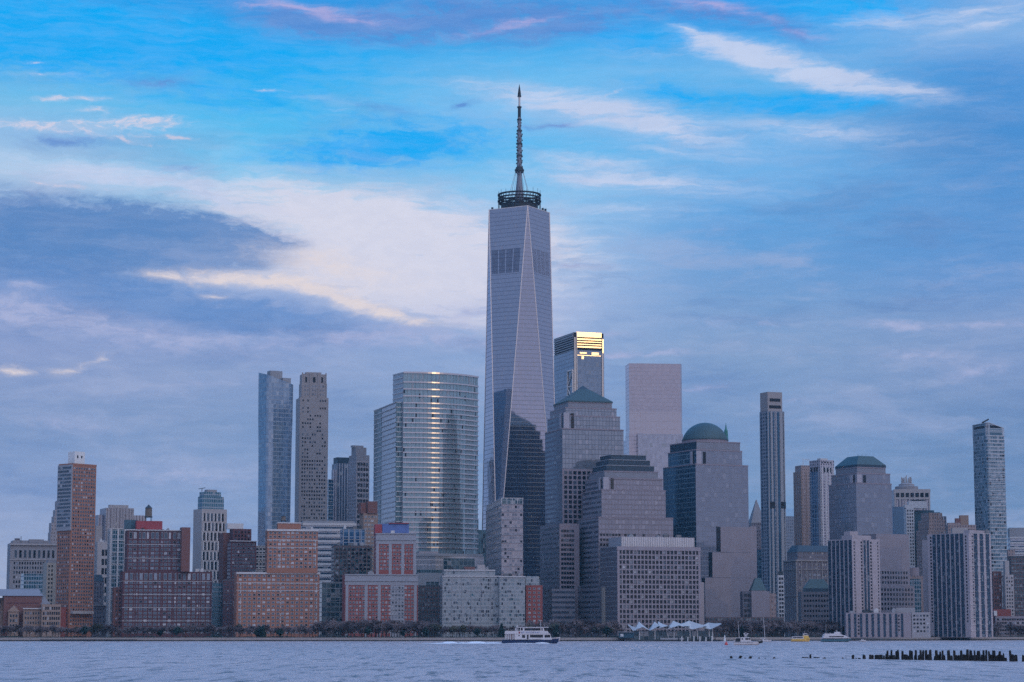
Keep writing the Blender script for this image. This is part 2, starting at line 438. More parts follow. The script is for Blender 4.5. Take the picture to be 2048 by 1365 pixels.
    def done(s, limit=100):
        s.w.sort(key=lambda q: -q[0][2] - abs(q[1][0])*4)
        groups = {}
        bx = base_of(s.root)
        for i, (c, d, w, h, g, fr) in enumerate(s.w):
            if i < limit:
                o = bpy.data.objects.new('window', win_mesh(w, h, g, fr)); COL.objects.link(o)
                o.parent = s.root; o.location = (c[0]-bx[0], c[1]-bx[1], c[2]-bx[2])
                o.rotation_euler = (0, 0, math.atan2(d[1], d[0]))
            else: groups.setdefault(0, []).append((c, d, w, h, g, fr))
        for g in groups.values():
            mats = []; m = MB()
            def idx(mt):
                if mt not in mats: mats.append(mt)
                return mats.index(mt)
            for c, d, w, h, gl, fr in g:
                n = (d[1], -d[0])
                if fr:
                    m.obox(c, d, w, .24, h, idx(fr)); m.obox((c[0]+n[0]*.03, c[1]+n[1]*.03, c[2]), d, w*.84, .24, h*.86, idx(gl))
                else: m.obox(c, d, w, .2, h, idx(gl))
            o = m.build('window', mats, s.root); o['kind'] = 'stuff'
        return s


# ---------------------------------------------------------------- materials
M = {}
def newmat(name):
    m = bpy.data.materials.new(name); m.use_nodes = True
    t = m.node_tree
    for n in list(t.nodes): t.nodes.remove(n)
    T = NT(t); b = T.n('ShaderNodeBsdfPrincipled'); o = T.n('ShaderNodeOutputMaterial')
    t.links.new(b.outputs[0], o.inputs[0]); M[name] = m
    return m, T, b
def rgb4(c): return (c[0], c[1], c[2], 1)
def plain(name, c, rough=.8, metal=0.0, var=.16, scale=.12, emis=None):
    """one colour with slow uneven weathering"""
    m, T, b = newmat(name)
    tcn = T.n('ShaderNodeTexCoord')
    nz = T.noise(tcn.outputs['Object'], scale, 5, .6)
    nz2 = T.noise(T.v('MULTIPLY', tcn.outputs['Object'], (1, 1, .12)), scale*5, 3, .6)
    k = T.m('ADD', T.m('MULTIPLY', T.m('SUBTRACT', nz, .5), var*2), T.m('MULTIPLY', T.m('SUBTRACT', nz2, .5), var))
    col = T.v('SCALE', (c[0], c[1], c[2]))
    T.put(col.node.inputs['Scale'], T.m('ADD', k, 1.0))
    T.put(b.inputs['Base Color'], col)
    b.inputs['Roughness'].default_value = rough; b.inputs['Metallic'].default_value = metal
    return m
def fac(name, wall, ga, gb, pu=3.0, pv=4.0, wu=.7, wv=.6, metal=.55, rough=.1, wrough=.75, wmetal=0.0,
        blind=.12, bcol=(.38, .40, .42), spread=1.0, dark=.0, bump=.0, var=.14):
    """glazed facade in metres: cells pu x pv, glass filling wu x wv of each, every pane a little different"""
    m, T, b = newmat(name)
    uvn = T.n('ShaderNodeUVMap')
    cell = T.v('DIVIDE', uvn.outputs[0], (pu, pv, 1))
    fl = T.v('FLOOR', cell); fr = T.v('FRACTION', cell)
    sp = T.n('ShaderNodeSeparateXYZ'); T.put(sp.inputs[0], fr)
    fx = T.m('LESS_THAN', T.m('ABSOLUTE', T.m('SUBTRACT', sp.outputs[0], .5)), wu/2)
    fy = T.m('LESS_THAN', T.m('ABSOLUTE', T.m('SUBTRACT', sp.outputs[1], .5)), wv/2)
    mask = T.m('MULTIPLY', fx, fy)
    wn = T.n('ShaderNodeTexWhiteNoise', noise_dimensions='2D'); T.put(wn.inputs['Vector'], fl)
    r = wn.outputs['Value']
    wsep = T.n('ShaderNodeSeparateColor'); T.put(wsep.inputs[0], wn.outputs['Color'])
    g = T.mix(T.m('MULTIPLY', r, spread), ga, gb)
    isb = T.m('LESS_THAN', wsep.outputs[1], blind)
    g = T.mix(T.m('MULTIPLY', isb, .8), g, bcol)
    if dark > 0:
        isd = T.m('LESS_THAN', wsep.outputs[2], dark)
        g = T.mix(isd, g, (.02, .03, .045))
    tcn = T.n('ShaderNodeTexCoord')
    nz = T.noise(tcn.outputs['Object'], .05, 4, .6)
    wk = T.v('SCALE', (wall[0], wall[1], wall[2])); T.put(wk.node.inputs['Scale'], T.m('MULTIPLY_ADD', nz, var*2, 1-var))
    T.put(b.inputs['Base Color'], T.mix(mask, wk, g))
    T.put(b.inputs['Metallic'], T.m('MULTIPLY_ADD', mask, metal-wmetal, wmetal))
    T.put(b.inputs['Roughness'], T.m('MULTIPLY_ADD', mask, rough-wrough, wrough))
    if bump > 0:
        bp = T.n('ShaderNodeBump'); bp.inputs['Strength'].default_value = bump; bp.inputs['Distance'].default_value = 1.0
        T.put(bp.inputs['Height'], T.m('ADD', T.m('MULTIPLY', r, .06), T.m('MULTIPLY', T.noise(tcn.outputs['Object'], .09, 2, .5), 1.2)))
        T.put(b.inputs['Normal'], bp.outputs[0])
    return m

plain('roof', (.16, .16, .17))
plain('dark_metal', (.05, .06, .07), .5, .5)
plain('black_metal', (.02, .022, .028), .5, .3)
plain('steel', (.55, .55, .56), .35, .8, .08)
plain('bright_steel', (.62, .58, .55), .5, .8, .05)
plain('white_paint', (.72, .72, .72), .5, 0, .08)
plain('pale_stone', (.40, .37, .37), .85)
plain('grey_stone', (.27, .26, .28), .85)
plain('limestone', (.34, .31, .31), .85)
plain('beige_concrete', (.40, .36, .32), .85)
plain('pink_concrete', (.40, .35, .37), .85)
plain('tan_brick', (.30, .21, .17), .9)
plain('orange_brick', (.34, .155, .105), .9)
plain('red_brick', (.27, .08, .07), .9)
plain('dark_brick', (.115, .05, .058), .9)
plain('brown_brick', (.19, .09, .08), .9)
plain('pale_brick', (.33, .24, .20), .9)
plain('granite', (.26, .22, .25), .6)
plain('dark_granite', (.12, .12, .15), .6)
plain('copper_roof', (.042, .085, .098), .55, .15, .12)
plain('green_copper', (.04, .2, .17), .6)
plain('slate_cap', (.022, .05, .08), .5, .1, .15)
plain('frame_white', (.56, .55, .56), .6, 0, .06)
plain('frame_grey', (.30, .31, .34), .6, 0, .06)
plain('blue_panel', (.10, .16, .38), .6)
plain('red_panel', (.30, .05, .06), .7)
plain('teal_panel', (.04, .10, .14), .5)
plain('wood_tank', (.16, .13, .11), .9)
plain('tent_fabric', (.42, .45, .48), .6, 0, .05)
def glassmat(name, c, metal=.4, rough=.12):
    m, T, b = newmat(name)
    oi = T.n('ShaderNodeObjectInfo')
    tcn = T.n('ShaderNodeTexCoord')
    k = T.m('MULTIPLY_ADD', T.noise(tcn.outputs['Object'], .8, 2, .5), .5, .55)
    k = T.m('MULTIPLY', k, T.m('MULTIPLY_ADD', oi.outputs['Random'], .5, .8))
    col = T.v('SCALE', c); T.put(col.node.inputs['Scale'], k)
    T.put(b.inputs['Base Color'], col)
    b.inputs['Metallic'].default_value = metal; b.inputs['Roughness'].default_value = rough
glassmat('glass_dark', (.012, .018, .028), .15)
glassmat('glass_mid', (.10, .13, .17), .3)
glassmat('glass_light', (.26, .30, .36))
glassmat('glass_blue', (.06, .16, .27), .5)
glassmat('glass_teal', (.05, .15, .19), .5)
glassmat('blind', (.46, .47, .50), .0, .6)
DK = lambda: [M['glass_dark'], M['glass_mid'], M['glass_dark'], M['glass_light'], M['blind']]
MX = lambda: [M['glass_mid'], M['glass_dark'], M['glass_light'], M['blind'], M['glass_light']]
DD = lambda: [M['glass_dark'], M['glass_dark'], M['glass_mid']]

# tall towers' curtain walls
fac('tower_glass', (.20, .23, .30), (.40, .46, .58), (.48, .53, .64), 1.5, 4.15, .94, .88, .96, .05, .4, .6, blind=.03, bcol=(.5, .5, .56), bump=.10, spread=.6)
fac('tower_glass_warm', (.20, .23, .28), (.48, .50, .60), (.55, .56, .65), 1.5, 4.15, .94, .88, .96, .05, .4, .6, blind=.03, bcol=(.5, .5, .56), bump=.05, spread=.6)  # warmer copy of the tower glass, pinkish sky reflection tinted in
fac('glass_silver', (.40, .38, .42), (.54, .50, .55), (.62, .57, .61), 3.0, 4.2, .96, .90, .85, .08, .4, .5, blind=.0, spread=.7, bump=.05)
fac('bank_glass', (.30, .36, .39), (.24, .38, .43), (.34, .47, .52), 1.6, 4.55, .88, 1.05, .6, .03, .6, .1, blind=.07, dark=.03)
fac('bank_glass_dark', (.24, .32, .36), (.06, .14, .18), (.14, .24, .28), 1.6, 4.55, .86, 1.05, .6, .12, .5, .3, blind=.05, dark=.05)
fac('bank_side', (.50, .49, .52), (.44, .46, .50), (.50, .52, .56), 3.2, 4.55, .95, .8, .6, .15, .5, .3, blind=.03)
fac('slim_glass', (.30, .36, .44), (.24, .34, .46), (.40, .50, .60), 2.6, 4.3, .92, .84, .7, .08, .5, .4, blind=.10, bump=.1, bcol=(.5, .56, .62))
fac('slim_glass_pale', (.42, .42, .48), (.42, .43, .50), (.52, .53, .60), 2.6, 4.3, .95, .92, .7, .1, .5, .3, blind=.05)
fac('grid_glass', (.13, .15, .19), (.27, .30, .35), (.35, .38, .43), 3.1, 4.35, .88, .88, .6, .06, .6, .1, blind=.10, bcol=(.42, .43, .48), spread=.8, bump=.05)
fac('grid_glass_dark', (.18, .19, .24), (.05, .08, .13), (.10, .13, .19), 3.1, 4.35, 1.05, .55, .45, .12, .7, .1, blind=.03)  # left-face glass, its colour deepened for the shaded side
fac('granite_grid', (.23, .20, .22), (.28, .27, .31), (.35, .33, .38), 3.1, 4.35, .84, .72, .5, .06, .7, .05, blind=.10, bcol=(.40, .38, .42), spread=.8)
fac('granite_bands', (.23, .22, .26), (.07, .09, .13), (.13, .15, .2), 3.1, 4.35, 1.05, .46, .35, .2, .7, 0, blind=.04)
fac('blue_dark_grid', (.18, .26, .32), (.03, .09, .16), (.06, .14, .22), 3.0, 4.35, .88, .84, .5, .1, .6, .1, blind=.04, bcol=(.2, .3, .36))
fac('punched_granite', (.30, .26, .29), (.03, .05, .09), (.06, .08, .12), 3.1, 4.35, .6, .56, .3, .2, .7, 0, blind=.0)
fac('far_bluegrey', (.26, .28, .33), (.12, .16, .22), (.2, .24, .3), 2.4, 3.8, .55, .6, .4, .2)
fac('stripe_grey', (.46, .42, .45), (.13, .14, .19), (.18, .18, .24), 3.2, 4.0, .45, 1.05, .3, .3)
fac('stripe_dark', (.34, .34, .38), (.05, .08, .13), (.1, .13, .19), 3.0, 4.0, .62, 1.05, .3, .3)
fac('teal_curtain', (.30, .36, .42), (.05, .15, .20), (.10, .22, .28), 2.2, 3.8, .8, .75, .5, .12, blind=.08)
fac('blue_curtain', (.22, .30, .42), (.03, .11, .22), (.07, .18, .32), 5.5, 5.0, .8, .85, .55, .1, blind=.0)
fac('wide_bands', (.50, .50, .56), (.04, .08, .13), (.09, .13, .19), 4.0, 5.2, 1.05, .42, .4, .2, .6, .1, blind=.02)
fac('green_grey_glass', (.34, .36, .38), (.17, .23, .26), (.32, .36, .38), 1.5, 3.2, .82, .68, .35, .15, .6, .1, blind=.22, dark=.10, bcol=(.36, .38, .40))
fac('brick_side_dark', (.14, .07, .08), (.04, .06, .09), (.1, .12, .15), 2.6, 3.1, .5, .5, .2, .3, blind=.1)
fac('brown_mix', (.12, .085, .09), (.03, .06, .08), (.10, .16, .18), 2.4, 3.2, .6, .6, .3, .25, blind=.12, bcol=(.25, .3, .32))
fac('stone_small', (.34, .31, .33), (.07, .08, .11), (.15, .16, .19), 2.6, 3.6, .42, .5, .2, .3, blind=.08)
fac('stone_dark', (.20, .18, .21), (.05, .06, .09), (.1, .11, .15), 2.4, 3.6, .45, .52, .2, .3)
fac('tan_stone', (.34, .26, .25), (.08, .08, .1), (.16, .14, .16), 2.6, 3.5, .38, .48, .1, .4)
fac('residence_pale', (.46, .42, .47), (.05, .07, .11), (.1, .12, .16), 3.2, 3.0, .42, .62, .25, .3)
fac('gateway_strip', (.05, .07, .10), (.015, .04, .08), (.04, .08, .13), 2.0, 2.75, .86, .72, .4, .2, blind=.10, bcol=(.26, .3, .34))
fac('west_glass', (.30, .36, .42), (.08, .16, .22), (.26, .36, .42), 2.4, 3.4, .86, .78, .6, .1, .5, .3, blind=.14, dark=.08, bcol=(.42, .48, .54))
fac('garden_glass', (.20, .24, .26), (.03, .07, .10), (.12, .18, .2), 3.8, 4.0, .88, .88, .4, .12)
plain('band_metal', (.66, .63, .65), .22, .75, .04)
plain('edge_steel', (.78, .70, .66), .35, .6, .04)
plain('louver_dark', (.03, .05, .11), .5, .3)
plain('louver_mid', (.36, .38, .47), .5, .3)
plain('spire_grey', (.20, .21, .25), .5, .4)
plain('glint_gold', (.80, .72, .55), .24, .95, .03)  # gold tint puts the low sun's glint into the colour
plain('truss_sunlit', (.85, .74, .68), .5)  # pale warm colour stands in for sunlight caught by the truss
plain('granite_cap', (.21, .22, .26), .5, .1)
plain('granite_pale', (.38, .36, .40), .6)
plain('granite_plain', (.27, .24, .27), .6)
plain('pink_stone', (.31, .27, .30), .75)
plain('screen_metal', (.42, .43, .48), .45, .3)
plain('bright_screen', (.62, .62, .66), .4, .4)
fac('west_tower_glass', (.26, .29, .34), (.26, .33, .42), (.36, .42, .50), 2.9, 4.4, .93, .86, .85, .015, .7, .1, blind=.03)
fac('granite_grid_cool', (.21, .22, .26), (.24, .26, .32), (.29, .31, .37), 3.1, 4.35, .94, .86, .55, .06, .7, .05, blind=.06, bcol=(.34, .35, .40), spread=.8)
fac('residence_glass', (.34, .30, .32), (.18, .20, .24), (.40, .38, .40), 2.2, 3.2, .84, .66, .35, .15, .6, .1, blind=.25, dark=.12, bcol=(.44, .40, .40))
plain('slate_wall', (.10, .17, .26), .6)
fac('stripe_slim', (.30, .31, .36), (.08, .12, .18), (.16, .20, .27), 1.7, 3.6, .55, .7, .4, .2, blind=.06)
plain('wall_stone_light', (.34, .33, .33), .9)
fac('glass_silver_reflection', (.46, .42, .45), (.62, .57, .60), (.62, .57, .60), 6.0, 8.4, .97, .95, .85, .08, .4, .5, blind=0, spread=0)  # paler copy of the silver glass, a sunset reflection in its colour
fac('shade_side', (.10, .12, .15), (.02, .05, .09), (.03, .07, .11), 3.1, 4.35, .88, .84, .1, .3, .8, 0, blind=.03, bcol=(.10, .14, .18))  # darkened colour stands in for shade on back and right faces
plain('wing_concrete', (.30, .265, .29), .85)
plain('white_bay', (.30, .31, .35), .6, 0, .06)
plain('crown_dark', (.03, .03, .035), .95)
plain('zinc_roof', (.22, .23, .27), .6, 0, .08)
plain('white_render', (.33, .32, .34), .7, 0, .08)


# ---------------------------------------------------------------- the setting
def waterline(x):      # row of the photograph where wall and water meet
    return 1282.5 - 2.0*max(0, (x-1150)/900) 
def quay(x):           # distance of the river wall along a column
    return 9.0*F/(waterline(x)-1260)*1.0
# land: one big sheet at ground level, river wall as its front edge
m = MB()
edge = []
for i in range(0, 25):
    x = -900 + i*160
    Yq = quay(x); edge.append((K(x, 1270)*Yq, Yq))
for (a, b) in zip(edge, edge[1:]):
    m.face([(a[0], a[1], GZ), (b[0], b[1], GZ), (b[0]*3.2, 6800, GZ), (a[0]*3.2, 6800, GZ)], [(0, 0)]*4)
g, T, b = newmat('ground_paving')
tcn = T.n('ShaderNodeTexCoord')
T.put(b.inputs['Base Color'], T.mix(T.noise(tcn.outputs['Object'], .03, 5, .6), (.09, .09, .085), (.2, .19, .18)))
b.inputs['Roughness'].default_value = .9
tag(m.build('ground', M['ground_paving'], None, (0, 0, 0)), kind='structure')
g, T, b = newmat('river_wall_stone')
tcn = T.n('ShaderNodeTexCoord'); sp = T.n('ShaderNodeSeparateXYZ'); T.put(sp.inputs[0], tcn.outputs['Object'])
nz = T.noise(T.v('MULTIPLY', tcn.outputs['Object'], (.25, .25, 1.5)), 1.0, 6, .7)
c1 = T.mix(nz, (.16, .145, .14), (.46, .41, .39))
wet = T.ss(T.m('ADD', sp.outputs[2], T.m('MULTIPLY', nz, .6)), .9, 1.5)
T.put(b.inputs['Base Color'], T.mix(wet, (.025, .03, .028), c1)); b.inputs['Roughness'].default_value = .8
m = MB()
for (a, b_) in zip(edge, edge[1:]):
    m.face([(a[0], a[1], -1), (b_[0], b_[1], -1), (b_[0], b_[1], GZ+.35), (a[0], a[1], GZ+.35)])
    m.face([(a[0], a[1], GZ+.35), (b_[0], b_[1], GZ+.35), (b_[0], b_[1]+.9, GZ+.35), (a[0], a[1]+.9, GZ+.35)])
    m.face([(b_[0], b_[1]+.9, -1), (a[0], a[1]+.9, -1), (a[0], a[1]+.9, GZ+.35), (b_[0], b_[1]+.9, GZ+.35)])
tag(m.build('river_wall', M['river_wall_stone'], None, (0, 0, 0)), 'long low stone river wall along the whole waterfront at the waterline', 'wall')
# handrail on the wall
m = MB()
for (a, b_) in zip(edge[3:-3], edge[4:-2]):
    m.bar((a[0], a[1]+.5, GZ+1.35), (b_[0], b_[1]+.5, GZ+1.35), .05, n=4)
    m.bar((a[0], a[1]+.5, GZ+.85), (b_[0], b_[1]+.5, GZ+.85), .04, n=4)
    n_ = 22
    for k in range(n_):
        t = k/n_; x, y = a[0]+(b_[0]-a[0])*t, a[1]+(b_[1]-a[1])*t+.5
        m.obox((x, y, GZ+.85), (1, 0), .10, .10, 1.05)
tag(m.build('promenade_railing', M['dark_metal'], None, (0, 0, 0)), 'thin dark metal railing along the top of the river wall', 'railing')

# water: one sheet, ruffled by layered bumps, with dark ripple sides painted into its colour
g, T, b = newmat('river_water')
tcn = T.n('ShaderNodeTexCoord'); ob = tcn.outputs['Object']
n1 = T.noise(T.v('MULTIPLY', ob, (.16, .035, 1)), 1.0, 6, .66)
n2 = T.noise(T.v('MULTIPLY', ob, (.55, .30, 1)), 1.0, 5, .6)
n3 = T.noise(T.v('MULTIPLY', ob, (.012, .004, 1)), 1.0, 4, .6)
hgt = T.m('ADD', T.m("MULTIPLY", n1, 5.0), T.m('MULTIPLY', n2, WAVE))
bp = T.n('ShaderNodeBump'); bp.inputs['Strength'].default_value = 1.0; bp.inputs['Distance'].default_value = 1.0
T.put(bp.inputs['Height'], hgt); T.put(b.inputs['Normal'], bp.outputs[0])
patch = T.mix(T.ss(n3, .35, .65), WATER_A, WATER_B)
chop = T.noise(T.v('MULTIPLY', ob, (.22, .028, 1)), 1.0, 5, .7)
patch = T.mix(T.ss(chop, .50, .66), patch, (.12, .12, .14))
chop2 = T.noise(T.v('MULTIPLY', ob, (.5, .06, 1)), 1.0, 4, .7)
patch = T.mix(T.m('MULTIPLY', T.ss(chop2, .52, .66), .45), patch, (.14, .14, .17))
T.put(b.inputs['Base Color'], patch)
T.put(b.inputs['Roughness'], T.m('MULTIPLY_ADD', n3, .2, .30))
b.inputs['IOR'].default_value = 1.45
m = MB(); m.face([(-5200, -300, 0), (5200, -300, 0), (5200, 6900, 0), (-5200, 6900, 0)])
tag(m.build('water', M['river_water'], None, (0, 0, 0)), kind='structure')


# ---------------------------------------------------------------- left part of the skyline
def roof_fence(s, t, mat, h=1.4, w=.5, part='parapet'):
    """a low parapet round the top of a tier"""
    m = MB(); pl = t['pl']
    for f in (t['F'], t['L'], t['R']):
        m.obox(f.at(f.L/2, t['z1']+h/2-.05, -w/2+.15), f.d, f.L+.3, w, h)
    return m.build(part, mat, s.root)
def hip(s, t, mat, yt, inx=.5, iny=.5, over=.6, part='roof', zdrop=0.0):
    """hipped roof over a tier, its ridge at row yt"""
    pl = t['pl']; cx = sum(p[0] for p in pl)/4; cy = sum(p[1] for p in pl)/4
    z1 = Zat((0), yt, cy)
    d, e = s.d, s.e
    base = [(p[0]+(p[0]-cx)*.02, p[1]+(p[1]-cy)*.02) for p in pl]
    top = []
    for p in base:
        vx, vy = p[0]-cx, p[1]-cy
        a = vx*d[0]+vy*d[1]; b_ = vx*e[0]+vy*e[1]
        a *= inx; b_ *= iny
        top.append((cx+d[0]*a+e[0]*b_, cy+d[1]*a+e[1]*b_))
    m = MB(); m.prism(base, t['z1']+.01, z1, 0, 0, poly2=top)
    return m.build(part, mat, s.root)
def water_tank(x, yt, yb, Y, label, w=8.0, base_z=None):
    """wooden rooftop water tank on legs"""
    z1, z0 = Zat(x, yt, Y), Zat(x, yb, Y)
    if base_z is not None: z0 = base_z
    cx = K(x, yt)*Y; r = w*Y/F/2
    t = empty('water_tank', (cx, Y, z0), label, 'water tank')
    H = z1-z0
    m = MB(); m.lathe(cx, Y, [(r, z0+H*.28), (r*.96, z0+H*.80), (r*.99, z0+H*.80)], 14); m.face([(cx+r*math.cos(a), Y+r*math.sin(a), z0+H*.28) for a in [2*math.pi*k/14 for k in range(14)]])
    m.build('tank', M['wood_tank'], t)
    m = MB(); m.lathe(cx, Y, [(r*1.08, z0+H*.79), (r*.1, z0+H), (0, z0+H*1.02)], 14); m.build('lid', M['dark_metal'], t)
    for sx in (-1, 1):
        for sy in (-1, 1):
            m = MB(); m.bar((cx+sx*r*.8, Y+sy*r*.8, z0-.2), (cx+sx*r*.75, Y+sy*r*.75, z0+H*.30), .22); m.build('leg', M['dark_metal'], t)
    m = MB(); m.lathe(cx, Y, [(r*1.15, z0+H*.22), (r*1.15, z0+H*.27)], 14); m.obox((cx, Y, z0+H*.25), (1, 0), r*2, r*2, H*.05)
    m.build('platform', M['dark_metal'], t)
    return t

# -- low brick school with a pale sloping roof
b = Bld('brick_school', 'low reddish brick building with pale sloping roof and small gabled front, far left', 'building', 8, 1866, 3)
t = b.tier(M['brown_brick'], 8, 8, 84, 1192, D=26, part='wall')
m = MB(); z = t['z1']; e_, d_ = b.e, b.d
C = t['C']; n_ = (d_[1], -d_[0])
A = (C[0]-d_[0]*30+n_[0]*.8, C[1]-d_[1]*30+n_[1]*.8); Wd = t['W']+31
q = [A, (A[0]+d_[0]*Wd, A[1]+d_[1]*Wd), (A[0]+d_[0]*Wd+e_[0]*14, A[1]+d_[1]*Wd+e_[1]*14), (A[0]+e_[0]*14, A[1]+e_[1]*14)]
q2 = [(A[0]+e_[0]*9, A[1]+e_[1]*9), (q[1][0]+e_[0]*9-d_[0]*3, q[1][1]+e_[1]*9-d_[1]*3), (q[2][0]-d_[0]*3, q[2][1]-d_[1]*3), q[3]]
m.prism(q, z+.02, z+5.6, 0, 0, poly2=q2); m.build('roof', M['zinc_roof'], b.root)
t2 = b.tier(M['tan_brick'], -60, -60, 8.0, 1196, D=24, dY=-.5, part='wing')
b.wins(t2['F'], 8, 4.2, 1.5, 2.2, DK(), mx=2, zb=GZ+4)
b.wins(t['F'], 5, 6.0, 4.6, 1.0, [M['dark_brick']], mx=2, zb=t['z1']-9, zt=t['z1']-3)
# gabled bay
t3 = b.tier(M['tan_brick'], 17, 17, 38, 1224, D=8, dY=-5, part='gable_bay')
m = MB(); f = t3['F']; zz = t3['z1']
p0, p1, p2 = f.at(-.8, zz+.02, .5), f.at(f.L+.8, zz+.02, .5), f.at(f.L/2, zz+5.2, .5)
q0, q1, q2_ = [(p[0]+e_[0]*8, p[1]+e_[1]*8, p[2]) for p in (p0, p1, p2)]
m.face([p0, p1, p2]); m.face([q1, q0, q2_]); m.face([p1, q1, q2_, p2]); m.face([q0, p0, p2, q2_]); m.face([p1, p0, q0, q1])
m.build('gable', M['pale_brick'], b.root)
b.wins(f, 3, 4.0, 1.6, 2.4, DK(), M['frame_grey'], mx=.8, zb=GZ+3)
t4 = b.tier(M['tan_brick'], 47, 47, 82, 1219, D=8, dY=-5, part='bay')
m = MB(); m.obox(t4['F'].at(t4['F'].L/2, t4['z1']+.6, 0), t4['F'].d, t4['F'].L+1, 2.4, .8); m.build('cornice', M['frame_white'], b.root)
b.wins(t4['F'], 6, 3.9, 1.2, 2.2, DK(), M['frame_grey'], mx=.8, zb=GZ+3)
t5 = b.tier(M['pale_brick'], 84, 84, 122, 1209, D=20, dY=-7, part='bay')
b.wins(t5['F'], 8, 4.1, 1.2, 2.4, DK(), mx=.6, zb=GZ+2)
m = MB(); f = t['F']
p = [f.at(f.L-1, t['z1']+3.0, -2), f.at(f.L+7, t5['z1']+.3, .1), f.at(f.L-1, t5['z1']+.3, .1), f.at(f.L-1, t['z1']+3.0, -9), f.at(f.L+7, t5['z1']+.3, -9), f.at(f.L-1, t5['z1']+.3, -9)]
m.face([p[2], p[1], p[0]]); m.face([p[5], p[3], p[4]]); m.face([p[0], p[1], p[4], p[3]]); m.face([p[2], p[0], p[3], p[5]]); m.face([p[1], p[2], p[5], p[4]])
m.build('side_roof', M['zinc_roof'], b.root)
b.done()

# -- grey stone block with tall windows behind
b = Bld('stone_office_block', 'broad grey stone block with tall dark windows and a heavy cornice behind the brick school', 'building', 21, 2150, 4)
t = b.tier(M['grey_stone'], 17, 21, 118, 1086, D=40)
b.tier(M['grey_stone'], 24, 26, 98, 1081, z0=t['z1'], D=30, dY=3, part='attic')
m = MB(); f = t['F']; m.obox(f.at(f.L/2, t['z1']-1.6, .2), f.d, f.L+2, 2.4, 1.0); m.obox(f.at(f.L/2, t['z1']-16, .1), f.d, f.L+.6, 1.0, .6); m.build('cornice', M['pale_stone'], b.root)
b.wins(f, 9, 11, 2.6, 8.5, [M['glass_dark'], M['glass_mid']], M['frame_grey'], mx=3, zt=t['z1']-5, zb=t['z1']-16)
b.wins(f, 16, 4.4, 1.3, 2.4, DK(), mx=3, zt=t['z1']-17)
b.box('roof_shed', M['grey_stone'], 58, 88, 1079, 1086, dY=6); b.box('roof_shed', M['dark_granite'], 30, 40, 1077, 1082, dY=5)
m = MB(); bx = b.root.location; fz = t['z1']; m.bar((K(42, 1080)*2155, 2155, fz), (K(42, 1080)*2155, 2155, fz+6.5), .3); m.build('mast', M['dark_metal'], b.root)
b.done()
# -- stepped stone tower
b = Bld('stepped_stone_tower', 'slender stepped grey stone tower rising just left of the orange and grey apartment tower', 'building', 103, 2280, 12)
z = None
for (xl, xc, xr, yt) in ((97, 101, 150, 1065), (99, 103, 148, 1046), (104, 108, 146, 1033), (108, 111, 144, 1020), (112, 115, 142, 1003)):
    t = b.tier(M['far_bluegrey'] if yt > 1100 else M['stone_small'], xl, xc, xr, yt, z0=z, dY=(1065-yt)*.08, D=12, part='setback' if z else 'wall'); z = t['z1']
hip(b, t, M['grey_stone'], 996, .3, .3)
b.done()
# -- low blue-green glass and beige slab behind the school
b = Bld('teal_glass_lowrise', 'low teal glass building seen above the brick school roof', 'building', 48, 2040, 8)
t = b.tier(M['teal_curtain'], 46, 48, 88, 1147, D=20); b.bands([t['F']], 7, .5, .2, M['frame_grey']); b.done()
b = Bld('beige_apartment_slab', 'narrow beige apartment slab with one column of small windows left of the orange tower foot', 'building', 94, 1990, 14)
t = b.tier(M['beige_concrete'], 87, 94, 120, 1126, D=14)
b.tier(M['grey_stone'], 92, 97, 116, 1120, z0=t['z1'], dY=2, D=8, part='roof_shed')
b.wins(t['F'], 2, 3.7, 1.4, 1.9, DK(), mx=.8, u1=6); b.done()

# -- tall orange brick tower with pale corner
b = Bld('apartment_tower', 'tall slim orange brick apartment tower with pale glazed corner and small white roof house', 'building', 145, 1905, 38)
t = b.tier(M['orange_brick'], 118, 145, 193, 930, D=None)
zmid = Zat(145, 1061, 1905)
g1 = Face(t['L'].o, t['L'].d, t['L'].L, zmid, t['z1'])
m = MB(); m.obox(t['L'].at(t['L'].L/2, (zmid+t['z1'])/2, .4), t['L'].d, t['L'].L+.8, 1.0, t['z1']-zmid+.4)
o = m.build('pale_corner', M['frame_grey'], b.root)
g1 = Face((t['L'].at(0, 0, .92)[0], t['L'].at(0, 0, .92)[1]), t['L'].d, t['L'].L, zmid, t['z1'])
b.wins(g1, 6, 3.05, 2.6, 1.7, [M['glass_mid'], M['glass_light'], M['blind'], M['glass_mid']], mx=.3, zb=zmid, zt=t['z1']-.8)
b.wins(t['F'], 9, 3.05, 1.7, 1.75, MX(), M['frame_grey'], mx=.9, zb=GZ+8)
b.wins(t['L'], 6, 3.05, 1.5, 1.7, DK(), M['frame_grey'], mx=1, zt=zmid-1, zb=GZ+8)
roof_fence(b, t, M['orange_brick'])
r = b.box('roof_house', M['white_paint'], 149.5, 170, 903, 930, dY=8, dep=9)
b.wins(r['F'], 2, 5, 1.4, 2.2, [M['glass_dark']], mx=1.2, zb=r['z1']-7, zt=r['z1']-2)
t2 = b.tier(M['pale_stone'], 140, 146, 188, 1222, dY=-1.5, D=6, part='base_band', yb=1228)
b.tier(M['red_brick'], 112, 118, 152, 1215, dY=-4, D=14, part='low_wing')
b.done()
b = Bld('brown_corner_house', 'small dark brown mansard house between the orange tower and the dark glass tower', 'building', 188, 1985, 10)
t = b.tier(M['stone_dark'], 186, 188, 208, 1163, D=14); hip(b, t, M['slate_cap'], 1150, .6, .6)
t2 = b.tier(M['stone_dark'], 186, 188, 214, 1211, D=16, dY=-10, part='wing'); 
m = MB(); m.obox(t2['F'].at(t2['F'].L/2, t2['z1'], 0), t2['F'].d, t2['F'].L+2, 2, .8); m.build('cornice', M['pale_stone'], b.root)
b.done()

